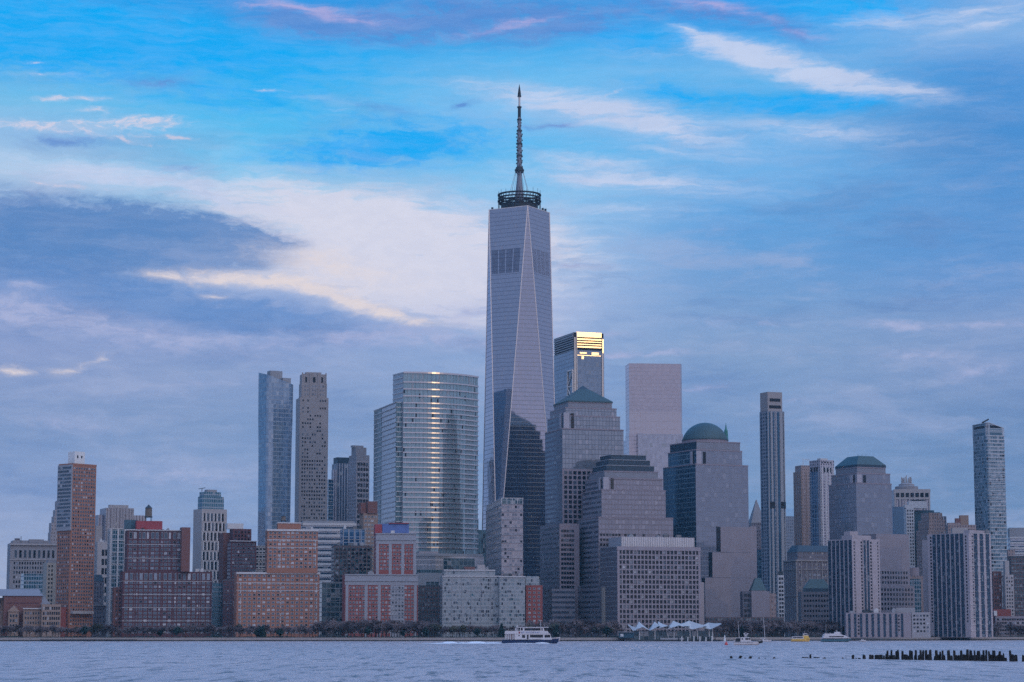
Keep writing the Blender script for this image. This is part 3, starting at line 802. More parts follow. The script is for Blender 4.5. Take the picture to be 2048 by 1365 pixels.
# -- pale pinstriped tower
b = Bld('pinstripe_tower', 'pale grey office tower with close vertical stripes behind the orange tower', 'building', 212, 2330, 12)
t = b.tier(M['stripe_grey'], 209, 212, 268, 1016, D=30)
b.tier(M['stripe_grey'], 192, 197, 213, 1030, D=20, dY=6, part='wing'); b.tier(M['stripe_grey'], 262, 264, 292, 1031, D=20, dY=10, part='wing')
b.box('roof_house', M['pale_stone'], 219, 257, 1010, 1016, dY=8)
b.piers([t['F']], 2.0, .6, .5, M['pale_stone']); b.done()
b = Bld('pale_loft_building', 'pale concrete block with a few dark windows in the gap right of the orange tower', 'building', 195, 2200, 10)
t = b.tier(M['pale_stone'], 190, 195, 232, 1084, D=20)
b.tier(M['limestone'], 190, 192, 205, 1052, D=12, dY=30, part='wing')
b.wins(t['F'], 3, 9, 2.6, 6, DD(), mx=4, zt=t['z1']-6); b.wins(t['L'], 1, 5, 2, 2, DD()); b.clutter(t, 3, 9); b.done()

# -- dark glass tower with white frame
b = Bld('white_framed_tower', 'dark glass tower in a white frame standing left of the dark brick apartment block', 'building', 221, 1962, 8)
t = b.tier(M['teal_curtain'], 217, 221, 252, 1057, D=14)
b.piers([t['F']], 8.2, 1.5, .6, M['frame_white']); b.bands([t['F']], 10.2, .7, .4, M['frame_white']); b.piers([t['L']], 9, 1.2, .5, M['frame_white']); b.done()

# -- dark brick apartment block with grey window bays and a water tank
b = Bld('dark_brick_block', 'wide dark maroon brick apartment block with grey window grids, red roof house and water tank', 'building', 252, 1892, 7)
low = b.tier(M['dark_brick'], 232, 246, 424, 1143, D=24)
up = b.tier(M['dark_brick'], 246, 255, 365, 1061, z0=low['z1'], dY=4, D=17, part='upper_wall')
rt = b.tier(M['brown_brick'], 362, 364, 381, 1055, z0=low['z1'], dY=10, D=12, part='stair_tower')
ol = b.tier(M['brown_brick'], 224, 228, 246, 1175, dY=8, D=12, part='low_wing'); b.wins(ol['F'], 2, 3.3, 1.3, 1.5, DK())
for f, c in ((up['F'], 12), (low['F'], 18)):
    b.wins(f, c, 3.15, 2.7, 2.0, MX(), M['frame_grey'], mx=1.0, zb=f.z0+1, zt=f.z1-8, skip=None)
    b.wins(f, c, 6.6, 2.6, 5.6, MX(), M['frame_grey'], mx=1.0, zb=f.z1-7.6, zt=f.z1-.9)
b.bands([up['F'], up['L']], 11.5, .35, .25, M['frame_white'], z0=up['z0']+2); b.bands([low['F'], low['L']], 11.0, .35, .25, M['frame_white'], z0=GZ+6, off=8)
b.piers([up['F']], 9.6, 1.0, .2, M['dark_brick'], ends=False); b.piers([low['F']], 10.2, 1.0, .2, M['dark_brick'], ends=False)
m = MB(); m.obox(up['F'].at(up['F'].L/2, up['z1']+.4, -1), up['F'].d, up['F'].L+1.6, 4, .6); m.build('cornice', M['frame_white'], b.root)
b.clutter(low, 6, 3); b.clutter(up, 5, 4); b.box('roof_house', M['red_panel'], 273, 325, 1042, 1059, dY=9, dep=9); b.box('roof_plant', M['teal_panel'], 250, 276, 1040, 1058, dY=14, dep=6)
b.done()
water_tank(297.5, 1010, 1042, 1906, 'wooden water tank on the red roof house of the dark maroon brick block', 14, Zat(297, 1042, 1901))

# -- silver slatted tower with glass crown
b = Bld('slatted_tower', 'pale tower with staggered vertical dark slots and a blue glass crown', 'building', 404, 2010, 26)
t = b.tier(M['pale_stone'], 387, 404, 454, 1018)
rows = int((t['z1']-GZ)/8.6); F_ = t['F']; m = MB()
for r in range(rows):
    z = t['z1']-3-8.6*(r+.5); off = (r % 2)*1.1
    for c in range(6):
        u = 1.6+off+c*(F_.L-3)/6
        b.w.append((F_.at(u+.9, z), F_.d, 1.9 if (c+r) % 3 else 1.5, 7.0, random.choice(DD()), None))
        m.obox(F_.at(u-.6, z, .1), F_.d, .55, .5, 7.6)
m.build('fin', M['white_paint'], b.root)
c1 = b.tier(M['teal_curtain'], 396, 405, 448, 993, z0=t['z1'], dY=2.5, part='glass_crown')
b.tier(M['teal_curtain'], 402, 408, 442, 984, z0=c1['z1'], dY=4.5, D=9, part='glass_crown'); b.box('roof_plant', M['frame_grey'], 415, 434, 979.5, 984, dY=8)
r0 = P(404, 984, 2018)
m = MB(); m.bar(r0, r0+Vector((0, 0, 3)), .3); m.bar(r0+Vector((-3, 0, 2.6)), r0+Vector((3, 0, 3.6)), .3); m.build('crane_arm', M['dark_metal'], b.root)
b.done()

# -- mid brick group
b = Bld('maroon_brick_tower', 'maroon brick apartment tower with stepped top beside the slatted tower', 'building', 462, 1935, 14)
t = b.tier(M['dark_brick'], 446, 466, 503, 1058, D=12, dY=10)
t2 = b.tier(M['dark_brick'], 452, 462, 513, 1083, D=12, part='lower_wall')
t3 = b.tier(M['brown_brick'], 445, 447, 470, 1066, D=16, dY=18, part='wing')
b.box('roof_house', M['frame_white'], 455, 487, 1047, 1058, dY=16, dep=8)
b.wins(t2['F'], 9, 3.1, 1.7, 1.9, MX(), M['frame_grey'], mx=1.0); b.wins(t2['L'], 3, 3.1, 1.7, 1.9, MX(), M['frame_white'], mx=.5); b.wins(t['F'], 5, 3.1, 1.5, 1.8, DK(), mx=1)
m = MB(); m.obox(t2['F'].at(t2['F'].L/2, t2['z1']+.3, -.5), t2['F'].d, t2['F'].L+1.4, 3, .6); m.build('cornice', M['frame_white'], b.root)
b.done()
b = Bld('grey_balcony_block', 'narrow grey block with stacked balconies right of the maroon brick tower', 'building', 511, 1990, 8)
t = b.tier(M['frame_grey'], 508, 511, 532, 1092, D=12); b.wins(t['F'], 3, 3.3, 2.4, 1.9, DK(), M['frame_white'], mx=.4); b.bands([t['F']], 6.6, .4, .5, M['frame_white'], part='balcony'); b.done()
b = Bld('teal_glass_slab', 'dark teal glass slab in the gap between dark maroon block and orange brick block', 'building', 426, 1950, 4)
t = b.tier(M['teal_curtain'], 424, 426, 446, 1166, D=12); b.bands([t['F']], 4, .4, .3, M['frame_grey'], part='balcony'); b.done()
b = Bld('low_maroon_block', 'low dark maroon brick block filling the gap left of the orange brick block', 'building', 447, 1925, 4)
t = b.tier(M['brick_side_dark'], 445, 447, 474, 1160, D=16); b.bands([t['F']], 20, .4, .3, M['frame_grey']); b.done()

# -- broad orange brick block
b = Bld('orange_brick_block', 'broad orange brick apartment block with white window groups and a set-back upper part', 'building', 474, 1880, 6)
low = b.tier(M['orange_brick'], 470, 474, 639, 1146, D=22)
up = b.tier(M['orange_brick'], 528, 535, 636, 1060, z0=low['z1'], dY=4, D=15, part='upper_wall')
for f, c in ((up['F'], 11), (low['F'], 17)):
    b.wins(f, c, 3.12, 2.5, 1.75, [M['glass_mid'], M['glass_light'], M['blind'], M['glass_dark']], M['frame_white'], mx=.8, zb=f.z0+1, zt=f.z1-1)
    m = MB()
    m.obox(f.at(f.L/2, f.z1-.2, .1), f.d, f.L+1, 1.4, 1.6); m.obox(f.at(f.L/2, f.z1-8.4, 0), f.d, f.L+.3, .5, .5); m.obox(f.at(f.L/2, f.z1-14.6, 0), f.d, f.L+.3, .5, .35)
    for fr in (.045, .53, .965) if f is low['F'] else (.25, .95):
        for k in range(int((f.z1-f.z0-10)/3.12)):
            if k % 4 in (0, 1, 2): m.obox(f.at(f.L*fr, f.z1-9.5-3.12*k, 0), f.d, .5, .7, 2.3)
    m.build('trim', M['frame_white'], b.root)
b.wins(up['L'], 3, 3.12, 1.6, 1.7, DK())
b.clutter(low, 7, 5); b.clutter(up, 4, 6); b.box('roof_house', M['orange_brick'], 556, 602, 1047, 1061, dY=8, dep=8); b.box('roof_rail', M['frame_white'], 555, 603, 1045, 1047, dY=7.6, dep=8.8)
b.done()
water_tank(567, 1030, 1045, 1892, 'small water tank on the roof house of the orange brick block', 10, Zat(567, 1045, 1888)-.2)

# -- two tall towers behind
b = Bld('slanted_glass_tower', 'tall blue glass tower with a slant-cut top, left of the pale limestone tower', 'building', 536, 2230, 24)
C, Wd, D, z1 = b.plan(525, 537, 588, 745)
D = 26
def rounded(C, Wd, D, r=5, flare=0):
    d, e = b.d, b.e; pts = []
    cs = [(r, r, 180), (Wd-r, r, 270), (Wd-r, D-r, 0), (r, D-r, 90)]
    for (cx, cy, a0) in cs:
        for k in range(5):
            a = math.radians(a0+k*22.5); u, v = cx+r*math.cos(a), cy+r*math.sin(a)
            u = Wd/2+(u-Wd/2)*(1+flare); v = D/2+(v-D/2)*(1+flare)
            pts.append((C[0]+d[0]*u+e[0]*v, C[1]+d[1]*u+e[1]*v))
    return pts
m = MB(); zs = [GZ, 60, 120, 170, 200, 216]; fl = [0, .0, .0, .015, .04, .07]
for i in range(5):
    A_, B_ = rounded(C, Wd, D, 6, fl[i]), rounded(C, Wd, D, 6, fl[i+1])
    u = 0
    for k in range(len(A_)):
        j = (k+1) % len(A_); L = math.hypot(A_[k][0]-A_[j][0], A_[k][1]-A_[j][1])
        m.face([(*A_[k], zs[i]), (*A_[j], zs[i]), (*B_[j], zs[i+1]), (*B_[k], zs[i+1])], [(u, zs[i]), (u+L, zs[i]), (u+L, zs[i+1]), (u, zs[i+1])], 0); u += L
ztl, ztr = Zat(524, 742, 2230), Zat(590, 766, 2230)
x0_, x1_ = min(p[0] for p in A_), max(p[0] for p in A_)
A_ = rounded(C, Wd, D, 6, .07); B_ = rounded(C, Wd, D, 6, .085)
zt = [ztl+(ztr-ztl)*(p[0]-x0_)/(x1_-x0_) for p in B_]; u = 0
for k in range(len(A_)):
    j = (k+1) % len(A_); L = math.hypot(A_[k][0]-A_[j][0], A_[k][1]-A_[j][1])
    m.face([(*A_[k], 216), (*A_[j], 216), (*B_[j], zt[j]), (*B_[k], zt[k])], [(u, 216), (u+L, 216), (u+L, zt[j]), (u, zt[k])], 0); u += L
m.face([(p[0], p[1], z) for p, z in zip(B_, zt)], None, 1)
m.build('glass_wall', [M['slim_glass'], M['dark_metal']], b.root)
b.box('roof_plant', M['frame_grey'], 541, 565, 741.5, 762, dY=8, dep=8)
b.box('roof_plant', M['frame_grey'], 566, 582, 756, 766, dY=9, dep=6)
b.done()
b = Bld('limestone_tower', 'tall pale limestone tower with scattered small windows, right of the slant-topped glass tower', 'building', 601, 2310, 10)
t = b.tier(M['limestone'], 591, 600, 657, 795, D=24)
t1 = b.tier(M['limestone'], 597, 604, 653, 766, z0=t['z1'], dY=3, D=18, part='upper_wall')
t2 = b.tier(M['limestone'], 599, 605, 652, 748, z0=t1['z1'], dY=4, D=16, part='crown')
b.box('roof_house', M['limestone'], 612, 643, 744.5, 748, dY=7, dep=8)
b.wins(t['F'], 10, 3.9, 1.5, 1.8, DD()+[M['glass_light'], M['glass_mid']], mx=2, skip=lambda c, r: random.random() < (.55 if r < 16 else .22))
b.wins(t1['F'], 8, 4.2, 1.4, 1.8, [M['glass_light'], M['glass_mid']], mx=2, skip=lambda c, r: c in (2, 5))
for u, w in ((.16, 2.3), (.5, 3.3), (.84, 2.3)):
    b.w.append((t2['F'].at(t2['F'].L*u, t2['z1']-6), t2['F'].d, w, 6.5, M['glass_dark'], M['limestone']))
b.wins(t['L'], 2, 3.9, 1.5, 1.8, DD(), mx=1)
m = MB()
for u in (0.0, .33, .67, 1.0):
    m.obox(t2['F'].at(t2['F'].L*u, (t1['z1']+t2['z1'])/2+.5, .2), t2['F'].d, 1.2, 1.0, t2['z1']-t1['z1']+1.6)
    m.obox(t1['F'].at(t1['F'].L*u, (t1['z0']+t1['z1'])/2, .2), t1['F'].d, .8, .8, t1['z1']-t1['z0'])
m.build('buttress', M['limestone'], b.root)
b.done(80)
b = Bld('dark_striped_tower', 'thin dark striped tower with a navy cap right of the limestone tower', 'building', 674, 2450, 16)
t = b.tier(M['stripe_dark'], 665, 674, 698, 927, D=20)
b.tier(M['slate_cap'], 672, 674, 698, 915, z0=t['z1'], dY=3, D=14, part='cap'); b.tier(M['stripe_grey'], 665, 667, 673, 940, dY=-4, D=8, part='wing'); b.done()
b = Bld('narrow_balcony_tower', 'very narrow banded tower squeezed against the right side of the limestone tower', 'building', 657, 2420, 8)
t = b.tier(M['blue_dark_grid'], 655, 657, 667, 959, D=14); b.bands([t['F']], 4, .5, .4, M['frame_white']); b.done()
b = Bld('grey_setback_tower', 'grey stone tower with stepped top and dark window columns, left of the curved tower', 'building', 713, 2400, 24)
t = b.tier(M['stone_small'], 697, 713, 739, 921)
t1 = b.tier(M['grey_stone'], 698, 713, 739, 910, z0=t['z1'], dY=.6, part='belt')
t2 = b.tier(M['grey_stone'], 701, 712, 733, 895, z0=t1['z1'], dY=4, D=12, part='crown'); b.box('roof_house', M['grey_stone'], 706, 727, 891, 895, dY=8)
b.wins(t['F'], 4, 5.6, 2.6, 3.2, DD(), mx=1, zb=60); b.done()
# -- banded white office block
b = Bld('banded_office_block', 'long low office block striped with white and dark horizontal bands behind the orange brick block', 'building', 612, 2060, 5)
t = b.tier(M['wide_bands'], 598, 604, 712, 1046, D=30); b.bands([t['F'], t['L']], 5.2, 2.3, .5, M['frame_white'])
b.box('roof_house', M['frame_grey'], 606, 709, 1042, 1046, dY=4, dep=18); b.done()
# -- brick tower in front of curved tower
b = Bld('twin_stack_brick_tower', 'brown brick tower topped by two blank brick stacks, in front of the curved tower', 'building', 722, 2000, 20)
t = b.tier(M['tan_brick'], 712, 727, 756, 1027, D=10)
b.tier(M['brown_brick'], 712, 722, 733, 1006, z0=t['z1'], dY=1, D=8, part='stack'); b.tier(M['brown_brick'], 733, 736, 755, 1003, z0=t['z1'], dY=.5, D=8, part='stack')
b.wins(t['F'], 4, 3.6, 2.2, 1.9, [M['glass_light'], M['blind'], M['glass_mid']], M['frame_white'], mx=.6, skip=lambda c, r: c == 3 and r % 2); b.done()
b = Bld('navy_glass_block', 'navy glass block with pale piers left of the red brick tower', 'building', 684, 1980, 10)
t = b.tier(M['blue_curtain'], 680, 686, 731, 1058, D=14); b.clutter(t, 3, 10); b.piers([t['F']], 5.4, .8, .4, M['frame_grey']); b.bands([t['F']], 9, .5, .3, M['frame_grey']); b.done()
b = Bld('shadowed_balcony_block', 'dark brown and glass apartment block in the gap between the orange and red brick blocks', 'building', 668, 1945, 8)
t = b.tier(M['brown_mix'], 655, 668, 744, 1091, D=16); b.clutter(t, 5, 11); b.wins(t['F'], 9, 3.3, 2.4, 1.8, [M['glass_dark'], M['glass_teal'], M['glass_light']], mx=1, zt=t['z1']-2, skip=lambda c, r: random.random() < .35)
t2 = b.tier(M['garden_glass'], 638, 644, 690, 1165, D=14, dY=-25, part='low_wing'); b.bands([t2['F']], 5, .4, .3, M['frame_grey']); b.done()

# -- red brick block
b = Bld('red_brick_block', 'red brick apartment block with white corner bays, a set-back tower and a blue roof screen', 'building', 690, 1872, 6)
low = b.tier(M['red_brick'], 682, 690, 836, 1149, D=22)
up = b.tier(M['red_brick'], 743, 752, 832, 1067, z0=low['z1'], dY=4, D=15, part='upper_wall')
for f, c, pairs in ((up['F'], 12, (.04, .36, .67, .97)), (low['F'], 22, (.03, .29, .47, .965))):
    b.wins(f, c, 3.05, 1.7, 1.7, MX(), M['frame_white'], mx=.6, zb=f.z0+1, zt=f.z1-9.5)
    b.wins(f, c, 4.3, 1.5, 1.6, DK(), None, mx=.6, zb=f.z1-8.8, zt=f.z1-.2)
    m = MB()
    m.obox(f.at(f.L/2, f.z1-4.4, 0), f.d, f.L+.1, .4, 8.9)
    for z_ in (f.z1-.2, f.z1-5.2): m.obox(f.at(f.L/2, z_, .1), f.d, f.L+.8, 1.3, .8)
    for fr in pairs: m.obox(f.at(f.L*fr, (f.z0+f.z1-9)/2, 0), f.d, 2.4 if fr in (.03, .04, .97, .965) else 2.4, .36, f.z1-9-f.z0)
    if f is low['F']:
        for k in range(9): m.obox(f.at(f.L*.72, f.z1-12-3.05*k*1.4, .1), f.d, f.L*.19, .6, .5)
        m.obox(f.at(f.L*.72, (f.z0+f.z1-9)/2, -.05), f.d, f.L*.19, .34, f.z1-9-f.z0)
    m.build('white_bay', M['white_bay'], b.root)
f = low['F']
b.wins(Face(f.at(f.L*.63, 0)[:2], f.d, f.L*.18, f.z0, f.z1-9), 6, 3.4, 1.9, 2.4, [M['glass_blue'], M['glass_mid'], M['glass_light']], None, mx=.2)
b.wins(up['L'], 3, 3.05, 1.4, 1.7, DK(), M['frame_white'], mx=.8)
b.clutter(low, 7, 7); b.clutter(up, 4, 8); b.box('roof_screen', M['blue_panel'], 765, 818, 1048, 1067, dY=6, dep=8); b.box('roof_house', M['red_panel'], 750, 764, 1049, 1068, dY=5, dep=8); b.box('roof_rail', M['red_panel'], 778, 818, 1046, 1047.6, dY=5.8, dep=8)
b.done()
b = Bld('dark_recessed_block', 'shaded dark brown block with a teal top floor, right of the red brick block', 'building', 838, 1940, 6)
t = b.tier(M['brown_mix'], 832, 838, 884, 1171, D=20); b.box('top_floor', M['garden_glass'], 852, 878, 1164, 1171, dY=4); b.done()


# ---------------------------------------------------------------- the curved bank tower
b = Bld('curved_bank_tower', 'wide glass tower with a bowed front ringed by pale bands and a lower left wing', 'building', 807, 2085, 14)
d, e = b.d, b.e
kx = K(807, 745); C0 = Vector((kx*2085, 2085))
# bowed front: normal turns from 4 to 70 degrees to the right
pts = [C0]; arc = []
xr = K(956, 760)
def bow(R):
    p = C0.copy(); out = [p.copy()]
    a0, a1, n = 3, 62, 22
    for i in range(n):
        t_ = (i+.5)/n; a = math.radians(a0+(a1-a0)*t_**1.15)
        p = p+Vector((math.cos(a), math.sin(a)))*R/n; out.append(p.copy())
    return out
R = 90
for _ in range(30):
    q = bow(R)[-1]; R *= 1+((xr*q.y-q.x)/80)
arc = bow(R)
left = Vector((K(786, 765)*(2085+22), 2085+22))
back = [(arc[-1].x-6, arc[-1].y+16), (left.x+26, left.y+34)]
poly = [tuple(p) for p in arc]+back+[tuple(left)]
z1 = Zat(807, 744, 2085)
m = MB(); u = 0
for i in range(len(poly)):
    j = (i+1) % len(poly); a, c = poly[i], poly[j]; L = math.hypot(a[0]-c[0], a[1]-c[1])
    m.face([(a[0], a[1], GZ), (c[0], c[1], GZ), (c[0], c[1], z1), (a[0], a[1], z1)], [(u, GZ), (u+L, GZ), (u+L, z1), (u, z1)], 0 if i < len(arc)-1 else 2, i < len(arc)-1); u += L
m.face([(p[0], p[1], z1) for p in poly], None, 1)
m.build('glass_wall', [M['bank_glass'], M['roof'], M['bank_side']], b.root)
m = MB()
def ring(m, line, z, h, dep):
    for (a, c) in zip(line, line[1:]):
        a, c = Vector(a), Vector(c); t_ = (c-a).normalized(); n = Vector((t_.y, -t_.x))
        A, B = a+n*dep, c+n*dep
        m.face([(A.x, A.y, z-h/2), (B.x, B.y, z-h/2), (B.x, B.y, z+h/2), (A.x, A.y, z+h/2)], None, 0, True)
        m.face([(A.x, A.y, z+h/2), (B.x, B.y, z+h/2), (c.x, c.y, z+h/2), (a.x, a.y, z+h/2)], None, 0)
        m.face([(a.x, a.y, z-h/2), (c.x, c.y, z-h/2), (B.x, B.y, z-h/2), (A.x, A.y, z-h/2)], None, 0)
line = [tuple(p) for p in arc]
k = 0; z = z1-.6
while z > 80:
    ring(m, line, z, 1.15 if k else 1.6, .9)
    z -= 4.62 if k > 3 else (9.0 if k == 0 else 6.5); k += 1
m.build('sunshade_band', M['band_metal'], b.root)
m = MB(); z = z1-.6
while z > 80: ring(m, [tuple(left), tuple(C0)], z, .8, .5); z -= 4.62
m.build('side_band', M['frame_white'], b.root)
m = MB()
for i in range(0, len(line)-1): m.obox((arc[i].x, arc[i].y, (z1+62)/2), (1, 0), .16, .5, z1-62)
m.build('mullion', M['frame_grey'], b.root)
# dark reflection put in as a coloured strip, right end of the bow
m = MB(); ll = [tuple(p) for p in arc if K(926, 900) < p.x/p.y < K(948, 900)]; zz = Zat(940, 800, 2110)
ring(m, ll, (GZ+60+zz)/2, zz-GZ-60, .25); m.build('painted_dark_reflection', M['bank_glass_dark'], b.root)
# left wing
w = b.tier(M['bank_side'], 749, 792, 807, 804, dY=2, part='wing_wall', Wd=16)
zz = w['z1']; L_ = w['L']
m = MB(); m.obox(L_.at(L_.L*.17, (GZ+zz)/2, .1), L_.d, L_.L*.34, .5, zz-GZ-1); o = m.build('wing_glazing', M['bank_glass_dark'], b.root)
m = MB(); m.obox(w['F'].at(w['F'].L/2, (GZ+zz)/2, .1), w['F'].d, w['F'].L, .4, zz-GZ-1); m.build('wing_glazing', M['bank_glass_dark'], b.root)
b.bands([w['F'], w['L']], 4.62, .8, .7, M['frame_white'], part='wing_band', z0=70)
# base and podium
bs = b.tier(M['frame_grey'], 818, 830, 966, 1107, dY=-14, D=40, part='base_band', yb=1112)
pd = b.tier(M['bank_side'], 826, 832, 968, 1112, dY=-13, D=40, part='podium')
f = pd['F']
m = MB()
m.obox(f.at(f.L*.63, pd['z1']-8, .1), f.d, f.L*.46, .5, 12); m.build('podium_window', M['garden_glass'], b.root)
m = MB()
for dz in (14.5, 22): m.obox(f.at(f.L*.5, pd['z1']-dz, .1), f.d, f.L*.98, .4, 4)
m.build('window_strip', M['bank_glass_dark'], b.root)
b.box('roof_terrace', M['pink_concrete'], 838, 876, 1103, 1108, dY=-10, dep=8)
t2 = b.tier(M['frame_grey'], 830, 836, 884, 1146, dY=-30, D=14, part='low_wing')
b.done()
b = Bld('dark_curved_annex', 'small dark glass building peeking out right of the curved bank tower foot', 'building', 938, 2160, 10)
t = b.tier(M['bank_glass_dark'], 934, 940, 972, 1060, D=14); b.tier(M['bank_glass_dark'], 936, 940, 957, 1040, z0=t['z1'], D=14, dY=2, part='upper_wall'); b.done()

# ---------------------------------------------------------------- the tallest tower
Yt = 2190.0; cxw = K(1039, 800)*Yt; cyw = Yt
top = empty('tallest_tower', (cxw, cyw, GZ), 'tallest glass tower with tapering triangular faces, a ring platform and a spire', 'skyscraper')
zr = Zat(1055, 411, Yt-30)
s_top, s_base = 31.0, 43.3
ang_t = [15, 105, 195, 285]; ang_b = [-30, 60, 150, 240]
def rp(a, r): a = math.radians(a); return (cxw+math.sin(a)*r, cyw-math.cos(a)*r)
T4 = [(*rp(a, s_top), zr) for a in ang_t]; B4 = [(*rp(a, s_base), 57.0) for a in ang_b]
def facet(pts, name, mat):
    a, b_, c = [Vector(p) for p in pts]
    m = MB()
    hd = (b_-a); 
    # horizontal direction of the facet
    pq = sorted([a, b_, c], key=lambda v: v.z)
    h = (pq[1]-pq[0]) if abs(pq[1].z-pq[0].z) < 1 else (pq[2]-pq[1]); h.z = 0; h.normalize()
    m.face([a, b_, c], [((p-a).dot(h), p.z) for p in (a, b_, c)])
    return m.build(name, mat, top)
for i in range(4):
    # upright triangle: base edge B[i]-B[i+1], apex T[i]; inverted: top edge T[i]-T[i+1], foot B[i+1]
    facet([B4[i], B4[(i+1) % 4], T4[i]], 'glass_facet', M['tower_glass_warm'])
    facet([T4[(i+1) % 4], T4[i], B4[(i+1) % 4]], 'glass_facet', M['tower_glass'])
m = MB(); m.face(T4); m.build('roof', M['roof'], top)
m = MB(); m.prism([rp(a, s_base) for a in ang_b], GZ, 57.0); m.build('base_wall', M['frame_grey'], top)
m = MB()
for i in range(4):
    m.bar(B4[i], T4[i], .55, n=4); m.bar(B4[(i+1) % 4], T4[i], .55, n=4)
    m.bar(Vector(T4[i])-Vector((0, 0, .5)), Vector(T4[(i+1) % 4])-Vector((0, 0, .5)), .5, n=4)
m.build('edge_strip', M['edge_steel'], top)
# vertical louvres high on the left face (T[3]..T[0] above foot B[0]) and fainter on the right one
def on_facet(A, B, Ft, s, z):
    """point at fraction s across the inverted facet at height z"""
    A, B, Ft = Vector(A), Vector(B), Vector(Ft); t_ = (zr-z)/(zr-Ft.z)
    return (A+(Ft-A)*t_)*(1-s)+(B+(Ft-B)*t_)*s
za, zb = Zat(1010, 499, Yt-20), Zat(1010, 547, Yt-20)
for (A, Bq, Ft, skipn, mat) in ((T4[3], T4[0], B4[0], 0, 'louver_dark'), (T4[0], T4[1], B4[1], 1, 'louver_mid')):
    m = MB(); n = 27
    out = (Vector(rp((15-30)/2-15+0, 1))-Vector((cxw, cyw))) if skipn == 0 else Vector((math.sin(math.radians(60)), -math.cos(math.radians(60))))
    out = Vector((math.sin(math.radians(-30)), -math.cos(math.radians(-30)))) if skipn == 0 else out
    for i in range(n):
        if i % 7 == 6: continue
        s0 = .06+.84*i/n
        a0 = on_facet(A, Bq, Ft, s0, za); a1 = on_facet(A, Bq, Ft, s0+.84/n*.34, za)
        c0 = on_facet(A, Bq, Ft, s0, zb); c1 = on_facet(A, Bq, Ft, s0+.84/n*.34, zb)
        o_ = Vector((out.x, out.y, 0))
        f_ = [q+o_*.18 for q in (c0, c1, a1, a0)]; k_ = [q-o_*.3 for q in (c0, c1, a1, a0)]
        m.face(f_); m.face([f_[1], k_[1], k_[2], f_[2]]); m.face([k_[0], f_[0], f_[3], k_[3]]); m.face([f_[3], f_[2], k_[2], k_[3]])
    m.build('louver', M[mat], top)
# ring platform
zr2 = Zat(1039, 391, Yt)
for k, (dz, r, th) in enumerate(((0, 21.6, .6), (-3.2, 21.2, .55), (-6.2, 21.6, .65), (-8.4, 20.4, .5))):
    m = MB(); n = 40
    m.lathe(cxw, cyw, [(r-2.2, zr2+dz-th), (r, zr2+dz-th), (r, zr2+dz+th), (r-2.2, zr2+dz+th), (r-2.2, zr2+dz-th)], n, 0, False)
    m.build('ring', M['black_metal'], top)
m = MB()
for k in range(36):
    a = 2*math.pi*k/36; x, y = cxw+20.8*math.cos(a), cyw+20.8*math.sin(a)
    m.bar((x, y, zr-.5), (x, y, zr2+.5), .32, n=4)
    m.bar((x, y, zr2-9), (cxw+20.8*math.cos(a+.26), cyw+20.8*math.sin(a+.26), zr2), .2, n=4)
    if k % 2: m.bar((x, y, zr2), (x, y, zr2+3+random.random()*2.5), .22, n=4)
m.build('ring_strut', M['black_metal'], top)
m = MB(); m.lathe(cxw, cyw, [(18, zr), (18, zr+6.5), (9, zr+8), (4, zr+9)], 20, 0, False); m.build('mast_base', M['dark_metal'], top)
# spire
S = lambda y: Zat(1039, y, Yt)
def sec(prof, mat, name='spire_section', n=10):
    m = MB(); m.lathe(cxw, cyw, prof, n, 0, True); return m.build(name, M[mat], top)
sec([(4.6, S(408)), (4.2, S(390)), (2.2, S(352)), (2.6, S(346))], 'spire_grey')
sec([(4.2, S(346)), (4.4, S(341)), (3.4, S(335)), (2.4, S(334))], 'black_metal', 'spire_collar', 16)
sec([(2.4, S(334)), (2.3, S(290)), (2.1, S(262))], 'spire_grey')
sec([(1.7, S(262)), (1.7, S(235))], 'spire_grey')
sec([(1.35, S(235)), (1.35, S(213))], 'spire_grey')
sec([(1.6, S(240)), (1.5, S(213))], 'black_metal')
sec([(1.0, S(213)), (1.0, S(193))], 'bright_steel')
sec([(1.7, S(193)), (1.5, S(187)), (.9, S(178)), (0.02, S(168))], 'black_metal', 'beacon')
m = MB()
for y, r in ((341, 4.7), (312, 2.9), (288, 3.0), (262, 2.8), (240, 2.4), (215, 2.2), (193, 1.9)):
    m.lathe(cxw, cyw, [(r, S(y)-.7), (r, S(y)+.7), (.5, S(y)+.7)], 12, 0, False)
for k in range(46):
    y = 334-k*1.55; a = k*2.4; r = 2.9
    m.obox((cxw+r*math.cos(a), cyw+r*math.sin(a), S(y)), (math.cos(a), math.sin(a)), .9, .5, 1.6)
for k in range(10):
    y = 262-k*2; a = k*2.4; m.obox((cxw+2*math.cos(a), cyw+2*math.sin(a), S(y)), (math.cos(a), math.sin(a)), .6, .4, 1.5)
m.build('antenna', M['dark_metal'], top)
for a in range(0, 360, 45):
    ar = math.radians(a+12)
    m = MB(); m.bar((cxw+3.6*math.cos(ar), cyw+3.6*math.sin(ar), S(342)), (cxw+10.5*math.cos(ar), cyw+10.5*math.sin(ar), zr2-.5), .22, n=4)
    m.build('cable', M['frame_grey'], top)
b_ = MB()
for (a_, r_) in ((278, 27), (98, 26), (90, 23)):
    q_ = rp(a_, r_); b_.obox((q_[0], q_[1], zr+1.4), (1, 0), 2.2, 2, 2.8)
b_.build('roof_plant', M['dark_metal'], top)
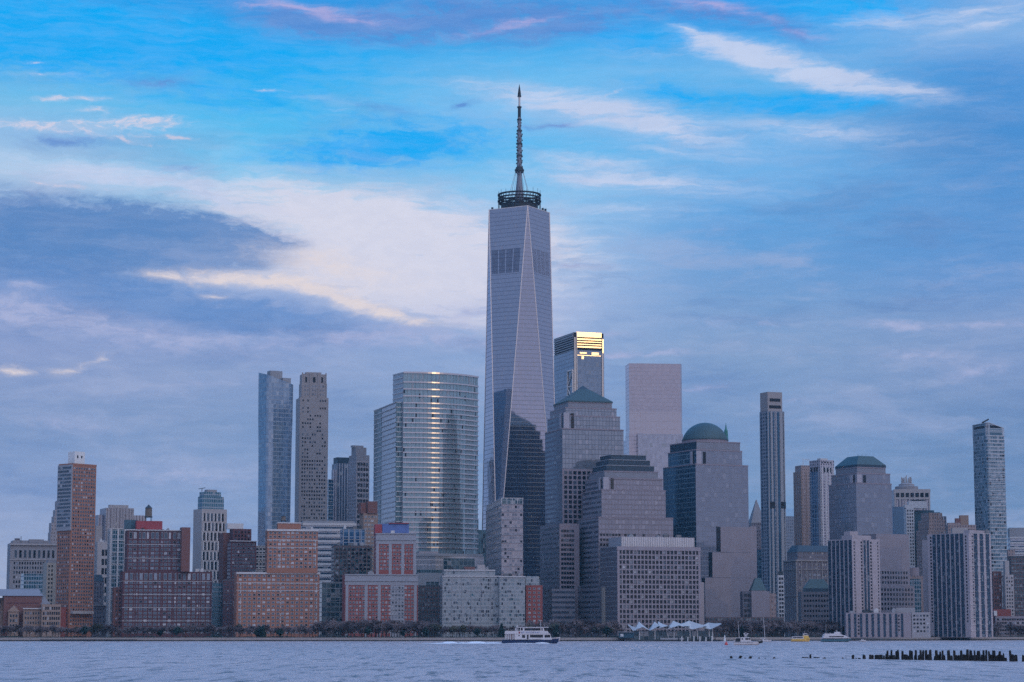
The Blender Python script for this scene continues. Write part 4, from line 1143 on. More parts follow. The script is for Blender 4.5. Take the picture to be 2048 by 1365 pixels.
# pale band rows where plant floors sit
# ---------------------------------------------------------------- tower whose crown catches the last sun
b = Bld('sunlit_crown_tower', 'tall glass tower half hidden by the tallest one, its louvred crown glowing gold', 'skyscraper', 1147, 2400, 21)
t = b.tier(M['west_tower_glass'], 1108, 1147, 1208, 700, D=None)
F_, L_ = t['F'], t['L']
c = b.tier(M['crown_dark'], 1109, 1147, 1207, 665, z0=t['z1'], dY=.8, part='crown_core')
zt = c['z1']; z0 = t['z1']
b.root['label'] = b.root['label']
m = MB(); f = c['F']; w = f.L-5.4
m.obox(f.at(f.L/2, zt-2.2, .5), f.d, w, 1.2, 5.4)
z = zt-7.2
k = 0
while z > z0+1:
    m.obox(f.at(f.L/2, z, .5), f.d, w, 1.0, 1.1 if k % 3 else 1.7); z -= 2.75; k += 1
for u0_, u1_, za_, zb_ in ((w*.02+2.7, w*.98+2.7, -6.0, -5.2), (w*.15+2.7, w*.42+2.7, -3.8, -2.2), (w*.62+2.7, w*.9+2.7, -4.6, -2.0), (w*.22+2.7, w*.31+2.7, -9.6, -6.6)):  # gold pieces added as painted sun glints below and beside the louvres
    m.obox(F_.at((u0_+u1_)/2, z0+(za_+zb_)/2, .12), F_.d, u1_-u0_, .4, zb_-za_)
m.obox(F_.at(f.L-1.1, zt-14, .9), F_.d, 1.5, .8, 15)
m.build('crown_louver_and_glint', M['glint_gold'], b.root)
m = MB()
for u in (1.4, f.L-1.4): m.obox(F_.at(u, (zt+2.6+150)/2-8, .4), F_.d, 1.6, 1.2, zt+2.6-150)
m.obox(F_.at(3.6, (zt+150)/2, .3), F_.d, .9, .8, zt-150)
m.build('corner_pier', M['bright_steel'], b.root)
m = MB(); f = c['L']
z = zt-1.5
while z > z0-1: m.obox(f.at(f.L/2, z, .4), f.d, f.L, .9, 1.15 if z < zt-6 else 1.9); z -= 2.5
m.build('side_louver', M['frame_grey'], b.root)
# pale truss on the left face
m = MB(); f = t['L']; ua, ub = f.L*.72, f.L*.985
zt_, zb_ = Zat(1135, 741, 2405), Zat(1135, 805, 2405)
for u in (ua, ub): m.obox(f.at(u, (zt_+zb_)/2-20, .6), f.d, 1.3, 1.2, zt_-zb_+40)
zs = [zt_, (zt_+zb_)/2, zb_]
for z in zs: m.obox(f.at((ua+ub)/2, z, .6), f.d, ub-ua, 1.2, 1.2)
m.bar(f.at(ua, zs[1], .8), f.at(ub, zs[0], .8), .55); m.bar(f.at(ua, zs[1], .8), f.at(ub, zs[2], .8), .55)
m.build('truss', M['truss_sunlit'], b.root)
b.done()
# -- pale flat tower on the right of it
b = Bld('pale_flat_top_tower', 'plain silvery glass tower with a flat top, standing alone behind the stepped towers', 'skyscraper', 1258, 2450, 9)
t = b.tier(M['glass_silver'], 1245, 1258, 1364, 866+2, part='lower_wall', D=26)
C, Wd, D, z1 = b.plan(1245, 1258, 1364, 727)
D = 26; d, e = b.d, b.e
pl = [(C[0]+d[0]*u+e[0]*v, C[1]+d[1]*u+e[1]*v) for u, v in ((0, 0), (Wd-2, 0), (Wd, 3), (Wd, D), (0, D))]
zsp = Zat(1258, 823, 2450)
m = MB(); m.prism(pl, zsp+.02, z1); m.build('upper_wall', [M['glass_silver'], M['roof']], b.root)
m = MB(); m.prism(pl, t['z1']+.02, zsp); m.build('painted_reflection_band', [M['glass_silver_reflection'], M['roof']], b.root)  # reflected evening light painted as a lighter band of wall
b.box('lower_front', M['slim_glass_pale'], 1276, 1366, 868, 1000, dY=-6, dep=14)
b.tier(M['slim_glass_pale'], 1247, 1276, 1300, 867, dY=-6, part='lower_front', D=None, Wd=6)
b.done()

# ---------------------------------------------------------------- stepped granite towers
def granite_tower(b, tiers, upper='grid_glass', side='grid_glass_dark', notch=None, cap=True):
    """tiers from the ground up: (xl, xc, xr, yt, front material, left material)"""
    z = None; out = []
    for i, (xl, xc, xr, yt, fm, lm) in enumerate(tiers):
        C, Wd, D, z1 = b.plan(xl, xc, xr, yt, dY=i*2.2)
        d, e = b.d, b.e
        pl = [C, (C[0]+d[0]*Wd, C[1]+d[1]*Wd), (C[0]+d[0]*Wd+e[0]*D, C[1]+d[1]*Wd+e[1]*D), (C[0]+e[0]*D, C[1]+e[1]*D)]
        z0 = GZ if z is None else z
        m = MB(); u = 0
        for k in range(4):
            a, c = pl[k], pl[(k+1) % 4]; L = math.hypot(a[0]-c[0], a[1]-c[1])
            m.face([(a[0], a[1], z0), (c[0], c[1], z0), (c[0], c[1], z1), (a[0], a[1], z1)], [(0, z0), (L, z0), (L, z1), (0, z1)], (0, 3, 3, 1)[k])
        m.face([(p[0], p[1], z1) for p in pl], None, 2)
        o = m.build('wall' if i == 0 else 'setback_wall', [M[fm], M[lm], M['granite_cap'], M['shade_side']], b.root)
        t = dict(F=Face(C, d, Wd, z0, z1), L=Face(pl[3], (-e[0], -e[1]), D, z0, z1), R=Face(pl[1], e, D, z0, z1), z0=z0, z1=z1, pl=pl, C=C, W=Wd, D=D)
        # coping
        mm = MB(); mm.obox(t['F'].at(Wd/2, z1-.3, 0), d, Wd+.5, .6, 1.0); mm.obox(t['L'].at(D/2, z1-.3, 0), t['L'].d, D+.2, .6, 1.0)
        mm.build('coping', M['granite'], b.root)
        out.append(t); z = z1
    return out
def corner_notch(b, t, w=6, h=14, dz=4):
    """tall dark slots that flank the front corner of an upper stage"""
    m = MB()
    m.obox(t['F'].at(8.5, t['z1']-dz-h/2, .05), t['F'].d, 2.8, .5, h); m.obox(t['L'].at(t['L'].L-4.0, t['z1']-dz-h/2, .05), t['L'].d, 2.0, .5, h)
    m.build('corner_slot', M['glass_dark'], b.root)
    m = MB()
    m.obox(t['F'].at(2.6, t['z1']-dz-h/2, .25), t['F'].d, 5, .8, h+1); m.obox(t['L'].at(t['L'].L-7.5, t['z1']-dz-h/2, .25), t['L'].d, 3.8, 1.0, h+1)
    m.build('corner_pier', M['granite_pale'], b.root)

b = Bld('pyramid_roof_tower', 'stepped granite and glass tower with a green pyramid roof in front of the tallest tower', 'skyscraper', 1124, 2010, 18)
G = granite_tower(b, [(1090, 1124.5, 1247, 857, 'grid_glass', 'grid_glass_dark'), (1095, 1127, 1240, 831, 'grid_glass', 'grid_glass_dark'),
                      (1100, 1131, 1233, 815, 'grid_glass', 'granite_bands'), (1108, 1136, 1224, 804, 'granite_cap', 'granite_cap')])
corner_notch(b, G[1], h=15, dz=-2)
t = G[3]
m = MB()
rb = t['pl']; cx = sum(p[0] for p in rb)/4; cy = sum(p[1] for p in rb)/4
rb = [(cx+(p[0]-cx)*1.03, cy+(p[1]-cy)*1.03) for p in rb]
zb_, za_ = t['z1']+.02, Zat(1166, 772, cy); zm = Zat(1166, 780, cy)
mid = [(cx+(p[0]-cx)*.20, cy+(p[1]-cy)*.20) for p in rb]
m.prism(rb, zb_, zb_+1.2, 0, 0); m.prism(rb, zb_+1.21, zm, 0, 0, poly2=mid)
m.build('pyramid_roof', M['copper_roof'], b.root)
m = MB(); m.prism(mid, zm+.01, za_, 0, 0, poly2=[(cx+(p[0]-cx)*.01, cy+(p[1]-cy)*.01) for p in rb]); m.build('roof_tip', M['slate_cap'], b.root)
# lower punched granite front
f = G[0]['F']; zt = Zat(1130, 938, 2010)
m = MB(); m.obox(f.at(f.L/2, (GZ+zt)/2, .15), f.d, f.L+.3, .5, zt-GZ); m.build('punched_front', M['granite'], b.root)
ff = Face(f.at(0, 0, .38)[:2], f.d, f.L, GZ, zt)
b.wins(ff, 13, 4.35, 2.9, 3.0, DD(), mx=.8, zb=70)
pd = b.tier(M['granite_bands'], 1080, 1119, 1158, 1048, dY=-24, part='lower_block', D=None)
m = MB(); f2 = pd['F']; m.obox(f2.at(f2.L/2, (GZ+pd['z1'])/2, .15), f2.d, f2.L+.3, .5, pd['z1']-GZ+.1); m.build('punched_front', M['granite'], b.root)
b.wins(Face(f2.at(0, 0, .38)[:2], f2.d, f2.L, GZ, pd['z1']-3), 5, 4.1, 2.3, 2.3, DD(), mx=.6, zb=20, u1=13.5, u0=1.2)
b.tier(M['granite_bands'], 1087, 1104, 1150, 1178, dY=-40, part='podium', D=None)
b.done()

b = Bld('flat_cap_tower', 'broad stepped granite and glass tower with a dark stepped flat cap', 'skyscraper', 1195, 1960, 20)
G = granite_tower(b, [(1145, 1197, 1346, 1034, 'granite_grid', 'granite_bands'), (1165, 1203, 1331, 979, 'granite_grid', 'granite_bands'),
                      (1170, 1206, 1325, 956, 'granite_grid', 'granite_bands'), (1177, 1209, 1316, 942, 'granite_cap', 'granite_cap')])
corner_notch(b, G[2], h=15, dz=0)
z = G[3]['z1']
for (xl, xc, xr, yt) in ((1185, 1213, 1308, 930), (1192, 1217, 1300, 919), (1200, 1222, 1292, 909)):
    t = b.tier(M['slate_cap'], xl, xc, xr, yt, z0=z, dY=8.5+(930-yt)*.15, D=None, part='cap', roof=M['slate_cap']); z = t['z1']
    m = MB(); m.obox(t['F'].at(t['W']/2, z-.3, .05), t['F'].d, t['W']+.4, .5, .5); m.obox(t['L'].at(t['D']/2, z-.3, .05), t['L'].d, t['D'], .5, .5); m.build('cap_edge', M['frame_grey'], b.root)
f = G[0]['F']; b.wins(Face(f.at(0, 0, .05)[:2], f.d, f.L, GZ, Zat(1200, 1062, 1960)), 24, 4.35, 2.0, 2.2, DD(), mx=1, zb=70, skip=lambda c, r: (c > 7 and r > 2) or (c > 6 and random.random() < .6))
b.tier(M['granite_bands'], 1150, 1201, 1240, 1170, dY=-24, part='podium', D=None)
b.done()

b = Bld('grid_front_building', 'low wide office building with a regular square window grid and pale metal roof screen', 'building', 1234, 1892, 22)
t = b.tier(M['dark_granite'], 1200, 1234, 1400, 1093, D=None)
f = t['F']; nc, pv = 22, 4.12
m = MB(); m.obox(f.at(f.L/2, t['z1']-1.6, .3), f.d, f.L+.6, 1.2, 3.2); m.build('parapet', M['pink_stone'], b.root)
pu = (f.L-2)/nc; m = MB()
for i in range(nc+1): m.obox(f.at(1+pu*i, (GZ+t['z1']-3)/2, .25), f.d, .95 if i not in (0, nc) else 2.0, .7, t['z1']-3-GZ)
m.build('pier', M['pink_stone'], b.root)
m = MB(); r = 0
while t['z1']-3.2-pv*(r+1) > GZ+1: m.obox(f.at(f.L/2, t['z1']-3.2-pv*(r+1)+.3, .2), f.d, f.L-.4, .5, 1.0); r += 1
m.build('spandrel', M['pink_stone'], b.root)
b.wins(f, nc, pv, pu*.8, 2.7, DK(), mx=1, zt=t['z1']-2.6, zb=GZ+2)
b.bands([t['L']], pv, .5, .12, M['frame_grey'])
m = MB(); L_ = t['L']; m.obox(L_.at(L_.L*.22, (GZ+45)/2, .4), L_.d, 6, 1.2, 42); m.build('stair_shaft', M['beige_concrete'], b.root)
sc = b.tier(M['screen_metal'], 1217, 1243, 1388, 1074, z0=t['z1'], dY=6, D=None, part='roof_screen')
b.clutter(sc, 4, 14); b.piers([sc['F']], 2.1, .5, .35, M['bright_screen'], part='screen_rib')
b.done(110)

b = Bld('dome_tower', 'stepped granite and dark glass tower with a green dome roof', 'skyscraper', 1391, 2000, 30)
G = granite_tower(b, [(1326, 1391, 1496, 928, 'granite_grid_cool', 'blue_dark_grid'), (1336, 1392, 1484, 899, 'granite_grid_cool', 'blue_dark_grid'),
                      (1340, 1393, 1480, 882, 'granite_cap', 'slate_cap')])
corner_notch(b, G[1], h=15, dz=2)
t = G[2]; f = G[0]['F']
def u_at(f, x, y=1100):
    k = K(x, y); return (k*f.o[1]-f.o[0])/(f.d[0]-k*f.d[1])
ml = MB()
for (x0, x1, y0, y1) in ((1433, 1441, 1054, 1103), (1417, 1424, 1105, 1154), (1403, 1409, 1156, 1165)):
    u0, u1 = u_at(f, x0), u_at(f, x1); yy = f.at((u0+u1)/2, 0)[1]; za, zb = Zat(x0, y0, yy), Zat(x0, y1, yy)
    ml.obox(f.at((u0+u1)/2, (za+zb)/2, .12), f.d, u1-u0, .4, za-zb)
ml.build('recess_shade', M['glass_dark'], b.root)  # dark strips on the face paint in the shade of stepped recesses
ml = MB(); top_ = 1054
for (x0, y0, y1) in ((1441, 1054, 1104.5), (1424, 1105, 1155.5), (1409, 1156, 1290)):
    u0, u1 = u_at(f, x0), f.L+.6; yy = f.at(u0, 0)[1]; za, zb = Zat(x0, y0, yy), max(GZ, Zat(x0, y1, yy))
    ml.obox(f.at((u0+u1)/2, (za+zb)/2, .2), f.d, u1-u0, .6, za-zb)
o_ = f.at(f.L+.6, 0, .5); k = K(1513, 1100); u1 = u_at(f, 1513)
ml.obox((f.at((f.L+.65+u1)/2, (GZ+Zat(1500, 1055, 2040))/2, -9)), f.d, u1-f.L-.65, 19, Zat(1500, 1055, 2040)-GZ)
ml.build('plain_wall', M['granite_plain'], b.root)
pl = t['pl']; cx = sum(p[0] for p in pl)/4; cy = sum(p[1] for p in pl)/4
cx = K(1410, 880)*cy
r = (K(1456, 880)-K(1410, 880))*cy
zd = t['z1']; m = MB()
m.lathe(cx, cy, [(r*1.0, zd-1), (r*1.0, zd+2.5)], 36, 0, False); m.build('drum', M['granite'], b.root)
zc = Zat(1410, 846, cy); h = zc-zd-2.5
m = MB(); Rr = (r*r+h*h)/(2*h); prof = [(r*1.02, zd+2.5), (r*1.02, zd+3.3)]
for k in range(13):
    a = k/12*math.asin(r/Rr) if Rr > r else k/12*math.pi/2
    a = math.asin(min(1, r/Rr))*(1-k/12); prof.append((max(0, Rr*math.sin(a)), zd+3.3+(Rr*math.cos(a)-(Rr-h))-.8))
m.lathe(cx, cy, prof, 40, 0, True); m.build('dome', M['copper_roof'], b.root)
# base of the tower: red stone foot and small windows
m = MB(); c = P(1402, 1200, 1978); m.obox((c.x, c.y, (GZ+Zat(1402, 1165, 1978))/2), f.d, 5, 2, Zat(1402, 1165, 1978)-GZ); m.build('stair_shaft', M['pink_concrete'], b.root)
b.done()
# green spire of a tower behind
b = Bld('green_spire_tower', 'tiny green copper spire poking up beside the green dome', 'building', 1449, 2500, 10)
t = b.tier(M['grey_stone'], 1444, 1447, 1457, 884, D=10)
cx = K(1452, 870)*2506; m = MB(); m.lathe(cx, 2506, [(2.6, t['z1']), (2.0, Zat(1452, 862, 2506)), (.9, Zat(1452, 857, 2506)), (.15, Zat(1452, 846, 2506))], 8, 0, False); m.build('spire', M['green_copper'], b.root); b.done()

# ---------------------------------------------------------------- glass apartment building on the water
b = Bld('green_grey_glass_block', 'long low grey-green glass apartment block on the waterfront with a tower at its right', 'building', 886, 1868, 5)
t = b.tier(M['green_grey_glass'], 880, 885, 1000, 1152, D=24)
t1 = b.tier(M['green_grey_glass'], 884, 888, 990, 1140, z0=t['z1'], dY=3, D=18, part='top_storey')
t2 = b.tier(M['green_grey_glass'], 996, 999, 1050, 1153, D=22, dY=-1.2, part='right_wing')
m = MB()
for tt in (t, t1, t2): m.obox(tt['F'].at(tt['W']/2, tt['z1']-.3, .1), tt['F'].d, tt['W']+.6, 1.2, .8)
m.build('roof_edge', M['frame_white'], b.root)
b.bands([t['F']], 6.4, .3, .2, M['frame_grey'], z0=GZ+4); b.piers([t['F']], 8.2, .35, .25, M['frame_grey'])
for ff, c in ((t['F'], 24), (t2['F'], 11)):
    b.wins(ff, c, 3.2, 1.5, 1.7, [M['glass_mid'], M['glass_teal'], M['glass_mid'], M['glass_dark']], mx=1.5, zb=GZ+6, skip=lambda c_, r: random.random() < .93)
up = b.tier(M['residence_glass'], 972, 1003, 1046, 1008, dY=8, D=None, part='tower_wall')
b.bands([up['F'], up['L']], 6.4, .35, .4, M['frame_grey'], z0=up['z1']-70)
cr = b.tier(M['garden_glass'], 974, 1003, 1046, 996, z0=up['z1'], dY=9, D=None, part='tower_crown'); b.piers([cr['F'], cr['L']], 4.2, .4, .3, M['frame_white']); b.bands([cr['F'], cr['L']], 5.5, .5, .3, M['frame_white'])
br = b.tier(M['red_brick'], 1050, 1052, 1085, 1171, D=20, dY=6, part='brick_wing'); b.wins(br['F'], 3, 3.3, 2.0, 1.6, MX(), M['frame_white'], mx=1)
b.tier(M['green_grey_glass'], 1049, 1051, 1078, 1153, D=12, dY=12, part='brick_wing_top', z0=br['z1']-.5)
b.clutter(t1, 6, 12); b.clutter(t2, 3, 13); b.box('roof_house', M['pale_stone'], 955, 970, 1130, 1140, dY=8); b.box('roof_house', M['brown_brick'], 928, 950, 1134, 1140, dY=8)
b.done()


# ---------------------------------------------------------------- right part of the skyline
b = Bld('steep_pyramid_tower', 'dark tower top with a steep pointed pyramid roof right of the dome tower', 'building', 1503, 2560, 14)
t = b.tier(M['stone_dark'], 1498, 1503, 1530, 1046, D=16)
hip(b, t, M['grey_stone'], 1000, .05, .05, part='pyramid_roof'); b.done()
# -- tall slim tower
b = Bld('slim_ribbed_tower', 'very tall slim grey tower with deep dark vertical grooves and a pale open crown', 'skyscraper', 1538, 2260, 30)
t = b.tier(M['stripe_slim'], 1519, 1535, 1568, 822, D=None)
t1 = b.tier(M['limestone'], 1520, 1535, 1564, 784, z0=t['z1'], dY=1.5, D=None, part='crown')
m = MB()
f = t1['F']; m.obox(f.at(f.L/2, t1['z1']-8.0, .1), f.d, f.L*.72, .5, 3.0); m.obox(f.at(f.L/2, t1['z1']-15, .1), f.d, f.L*.8, .5, 3.0)
m.build('crown_opening', M['glass_dark'], b.root)
m = MB(); f = t['F']
for fr, w in ((.1, 1.2), (.34, 1.0), (.63, 2.2)): m.obox(f.at(f.L*fr, (GZ+t['z1'])/2, 0), f.d, w, .5, t['z1']-GZ-2)
for fr in (.2, .85): m.obox(t['L'].at(t['L'].L*fr, (GZ+t['z1'])/2, 0), t['L'].d, .7, .5, t['z1']-GZ-2)
m.build('groove', M['glass_blue'], b.root)
m = MB()
for fr, w in ((.02, 1.0), (.22, 2.2), (.47, .6), (.8, 3.2), (.97, 1.0)): m.obox(f.at(f.L*fr, (GZ+t['z1'])/2, 0), f.d, w, 1.4, t['z1']-GZ-.5)
m.build('rib', M['frame_grey'], b.root)
z_ = Zat(1545, 1010, 2260)
m = MB(); m.obox(f.at(f.L*.2, z_, .1), f.d, f.L*.3, 1.7, 6.5); m.obox(f.at(f.L*.86, z_, .1), f.d, f.L*.28, 1.7, 6.5); m.build('sky_lobby', M['glass_dark'], b.root)
for f_, c, mx in ((t['L'], 3, 1.0),): b.wins(f_, c, 3.6, .9, 1.5, DD(), mx=mx)
b.done(60)
b = Bld('far_grey_slab', 'plain far grey block in the gap right of the slim ribbed tower', 'building', 1571, 2700, 6)
b.tier(M['far_bluegrey'], 1568, 1571, 1592, 1033, D=20); b.tier(M['far_bluegrey'], 1566, 1570, 1596, 1092, D=10, dY=-20, part='lower_wall'); b.done()
# -- twin of tan and white towers
b = Bld('tan_stone_tower', 'tan stone tower with rounded shoulders left of the white corner tower', 'building', 1602, 2420, 24)
t = b.tier(M['tan_stone'], 1587, 1602, 1622, 943); t1 = b.tier(M['tan_stone'], 1590, 1602, 1621, 931, z0=t['z1'], dY=1.5, part='crown')
b.piers([t['F'], t['L']], 5.0, .8, .3, M['tan_brick'])
m = MB(); c0 = P(1606, 931, 2430)
m.bar(c0, c0+Vector((0, 0, 7.5)), .35, n=4); m.bar(c0+Vector((0, 0, 6)), c0+Vector((7, 0, 6)), .3, n=4); m.bar(c0+Vector((7, 0, 6)), c0+Vector((7, 0, 0)), .25, n=4); m.bar(c0+Vector((0, 0, 3)), c0+Vector((7, 0, 6)), .2, n=4)
m.build('roof_crane', M['frame_white'], b.root); b.done()
b = Bld('white_corner_tower', 'white stone tower with a dark blue glass strip down its left face', 'building', 1641, 2360, 36)
t = b.tier(M['residence_pale'], 1619, 1640, 1668, 920)
f, L_ = t['F'], t['L']
m = MB(); m.obox(L_.at(L_.L*.44, (70+t['z1']-12)/2, .1), L_.d, L_.L*.66, .5, t['z1']-12-70); m.build('glass_strip', M['blue_curtain'], b.root)
b.piers([L_], L_.L*.22, .5, .5, M['frame_grey'], z0=70, z1=t['z1']-12)
b.w += [(f.at(f.L*u, t['z1']-10.5), f.d, 2.0, 5, M['glass_dark'], None) for u in (.3, .52, .74)]+[(L_.at(L_.L*u, t['z1']-10), L_.d, 3.2, 5, M['glass_dark'], None) for u in (.2, .45, .7)]
b.w += [(f.at(f.L*u, t['z1']-2.6), f.d, 1.8, 1.7, M['glass_dark'], None) for u in (.15, .35, .55, .75)]
m = MB()
for u in (.12, .4, .65, .92): m.obox(f.at(f.L*u, (60+t['z1']-8)/2, 0), f.d, 1.2, .8, t['z1']-68)
m.build('rib', M['frame_white'], b.root)
b.box('roof_plant', M['frame_white'], 1641, 1655, 917, 920, dY=6); b.done()

# -- tower with hipped green roof
b = Bld('hipped_green_roof_tower', 'stepped granite and glass tower with a truncated hipped green roof', 'skyscraper', 1712, 2010, 34)
G = granite_tower(b, [(1657, 1712, 1783, 966, 'granite_grid_cool', 'grid_glass'), (1663, 1713, 1780, 946, 'granite_grid_cool', 'grid_glass'), (1671, 1714, 1771, 934, 'granite_cap', 'granite_cap')])
corner_notch(b, G[1], h=14, dz=2)
t = G[2]; pl = t['pl']; cx = sum(p[0] for p in pl)/4; cy = sum(p[1] for p in pl)/4
rb = [(cx+(p[0]-cx)*1.02, cy+(p[1]-cy)*1.02) for p in pl]; tp = [(cx+(p[0]-cx)*.52, cy+(p[1]-cy)*.52) for p in pl]
zz = t['z1']+.02
m = MB(); m.prism(rb, zz, zz+2.2, 0, 0); m.build('eaves', M['slate_cap'], b.root)
m = MB(); m.prism(rb, zz+2.21, Zat(1712, 914, cy), 0, 0, poly2=tp); m.build('hipped_roof', M['copper_roof'], b.root)
m = MB()
for k in range(3):
    q = P(1716+k*8, 914, cy); m.bar(q-Vector((0, 0, .4)), q+Vector((0, 0, 2.5)), .15, n=4)
m.build('antenna', M['dark_metal'], b.root)
lw = b.tier(M['granite_plain'], 1735, 1752, 1818, 1068, dY=-5, D=30, part='lower_block')
lw2 = b.tier(M['granite_plain'], 1745, 1752, 1829, 1172, dY=-8, D=24, part='podium')
b.wins(lw['F'], 11, 4.35, 1.6, 2.2, DD(), mx=2, zt=lw['z1']-32, zb=20); b.wins(lw2['F'], 12, 4.2, 1.6, 2.2, DD(), mx=1.5, zb=25)
b.done()
# -- flat top with arcade windows and round crown
b = Bld('arcaded_top_tower', 'grey office tower with big square windows under its flat top and a finned crown', 'building', 1788, 2420, 6)
t = b.tier(M['stripe_grey'], 1785, 1788, 1860, 979, D=30)
f = t['F']; m = MB(); m.obox(f.at(f.L/2, t['z1']-2, .2), f.d, f.L+.6, .8, 4); m.obox(f.at(f.L/2, t['z1']-9.8, .2), f.d, f.L, .8, 2.0)
for k in range(8): m.obox(f.at(1+(f.L-2)*k/7, t['z1']-20, .25), f.d, 1.4, .8, 38)
m.build('frame', M['pale_stone'], b.root)
for k in range(7): b.w.append((f.at(1+(f.L-2)*(k+.5)/7, t['z1']-6.3), f.d, 3.9, 4.6, M['glass_dark'], None))
cx, cy = K(1813, 970)*2434, 2434
z = t['z1']; m = MB(); m.lathe(cx, cy, [(12.5, z), (12.5, z+3.5), (8.5, z+4.5), (8.5, z+6), (5, z+7.5), (0, z+8)], 18, 0, False); m.build('drum', M['grey_stone'], b.root)
m = MB()
for k in range(10):
    a = 2*math.pi*k/10; m.obox((cx+5*math.cos(a), cy+5*math.sin(a), z+8.5), (math.cos(a), math.sin(a)), 1.4, .6, 8+3*(k % 2))
m.bar((cx, cy, z+6), (cx, cy, z+16), .5, n=5); m.build('crown_fin', M['pale_stone'], b.root); b.done()
b = Bld('white_hotel_slab', 'thin white slab with three columns of small dark windows and a flag-shaped roof house', 'building', 1812, 2230, 10)
t = b.tier(M['frame_white'], 1806, 1812, 1828, 1016, D=14); b.tier(M['teal_panel'], 1826, 1828, 1868, 1021, D=14, dY=8, part='glass_side')
b.wins(t['F'], 3, 3.3, 1.2, 1.7, DD(), mx=.5, zb=70)
b.tier(M['frame_white'], 1805, 1810, 1830, 1010, z0=t['z1'], D=9, dY=1, part='roof_step'); b.box('roof_house', M['frame_white'], 1817, 1853, 1003, 1017, dY=4, dep=8)
b.box('roof_rail', M['dark_metal'], 1824, 1850, 1000, 1002, dY=5, dep=5); b.box('base_band', M['pale_stone'], 1810, 1840, 1136, 1140, dY=-2, dep=8)
b.done()
b = Bld('blank_blue_slab', 'plain windowless blue grey slab between the hipped roof tower and the white slab', 'building', 1787, 2330, 5)
b.tier(M['slate_wall'], 1780, 1787, 1812, 1014, D=14); b.done()
b = Bld('tan_setback_tower', 'tan stone tower with stepped shoulders behind the left side of the right residential tower', 'building', 1858, 2200, 26)
z = None
for (xl, xc, xr, yt) in ((1832, 1857, 1900, 1060), (1836, 1858, 1890, 1040), (1842, 1858, 1884, 1026)):
    t = b.tier(M['tan_stone'], xl, xc, xr, yt, z0=z, dY=(1060-yt)*.08, D=None, part='setback_wall' if z else 'wall'); z = t['z1']
b.piers([t['F']], 5, .8, .3, M['tan_brick']); b.done()
b = Bld('teal_backdrop_slab', 'flat dark teal slab with a straight roofline behind the tan stepped tower', 'building', 1866, 2300, 6)
b.tier(M['teal_panel'], 1860, 1866, 1880, 1025, D=14); b.tier(M['stripe_dark'], 1878, 1881, 1893, 1033, D=14, dY=10, part='wing'); b.done()
b = Bld('tan_chimney_block', 'low tan block with a tall square stack left of the slender glass tower', 'building', 1896, 2150, 10)
t = b.tier(M['tan_stone'], 1884, 1896, 1952, 1050, D=14)
b.box('stack', M['tan_brick'], 1920, 1937, 1031, 1050, dY=4, dep=6); b.box('stack_base', M['brown_brick'], 1911, 1921, 1037, 1050, dY=4, dep=5); b.box('roof_house', M['tan_stone'], 1896, 1922, 1046, 1052, dY=2); b.box('front_block', M['pale_stone'], 1904, 1936, 1056, 1070, dY=-20)
b.done()

# -- slender glass tower at the right
b = Bld('slender_glass_tower', 'slender rounded glass tower with white balcony lines and an open slanted crown at the right', 'skyscraper', 1975, 2150, 30)
C, Wd, D, z1 = b.plan(1944, 1974, 2010, 872)
def rnd(C, Wd, D, r):
    d, e = b.d, b.e; pts = []
    for (cx, cy, a0) in ((r, r, 180), (Wd-r, r, 270), (Wd-r, D-r, 0), (r, D-r, 90)):
        for k in range(6):
            a = math.radians(a0+k*18); u, v = cx+r*math.cos(a), cy+r*math.sin(a); pts.append((C[0]+d[0]*u+e[0]*v, C[1]+d[1]*u+e[1]*v))
    return pts
pl = rnd(C, Wd, D, 2.2); m = MB(); m.prism(pl, GZ, z1); m.build('glass_wall', [M['west_glass'], M['roof']], b.root)
m = MB(); z = z1
while z > 60: ring(m, pl[:13]+[pl[13]], z, .55, .5); z -= 3.5
m.build('balcony_band', M['frame_white'], b.root)
zl, zc_, zr_ = Zat(1947, 850, 2170), Zat(1976, 845, 2150), Zat(2007, 860, 2170)
m = MB(); hts = []
xs = [p[0] for p in pl]
for p in pl:
    t_ = (p[0]-min(xs))/(max(xs)-min(xs)); hts.append(zl+(zc_-zl)*min(1, t_*2) if t_ < .5 else zc_+(zr_-zc_)*(t_-.5)*2)
for k in range(len(pl)):
    j = (k+1) % len(pl); a, c = pl[k], pl[j]
    if k % 2 == 0: m.bar((*a, z1), (*a, hts[k]), .3, n=4)
    m.bar((*a, hts[k]), (*c, hts[j]), .3, n=4); m.bar((*a, z1+5), (*c, z1+5), .2, n=4)
m.build('crown_frame', M['frame_white'], b.root)
m = MB(); hp = [(h-.3) for h in hts]
half = pl[18:]+pl[:7]; hh = hp[18:]+hp[:7]
for (a, c, ha, hc) in zip(half, half[1:], hh, hh[1:]): m.face([(*a, z1), (*c, z1), (*c, hc), (*a, ha)], [(0, z1), (2.4, z1), (2.4, hc), (0, ha)])
m.build('crown_glass', M['west_glass'], b.root)
b.box('roof_plant', M['dark_metal'], 1974, 1996, 857, 873, dY=9, dep=7)
q = P(1964, 846, 2165); m = MB(); m.bar(q, q+Vector((6.5, 0, 3.5)), .8, n=5); m.build('window_crane', M['dark_metal'], b.root); b.done()
b = Bld('right_edge_banded_block', 'pale banded office block with a dark floor at the right edge', 'building', 2021, 2260, 6)
t = b.tier(M['wide_bands'], 2014, 2020, 2080, 1074, D=24); b.tier(M['frame_grey'], 2013, 2019, 2080, 1056, z0=t['z1'], D=20, dY=1, part='upper_wall')
b.bands([t['F']], 5.2, 1.8, .5, M['frame_white'], z0=t['z1']-20); b.done()
b = Bld('right_edge_dark_block', 'big dark blue apartment block at the right edge below the banded block', 'building', 2022, 2080, 8)
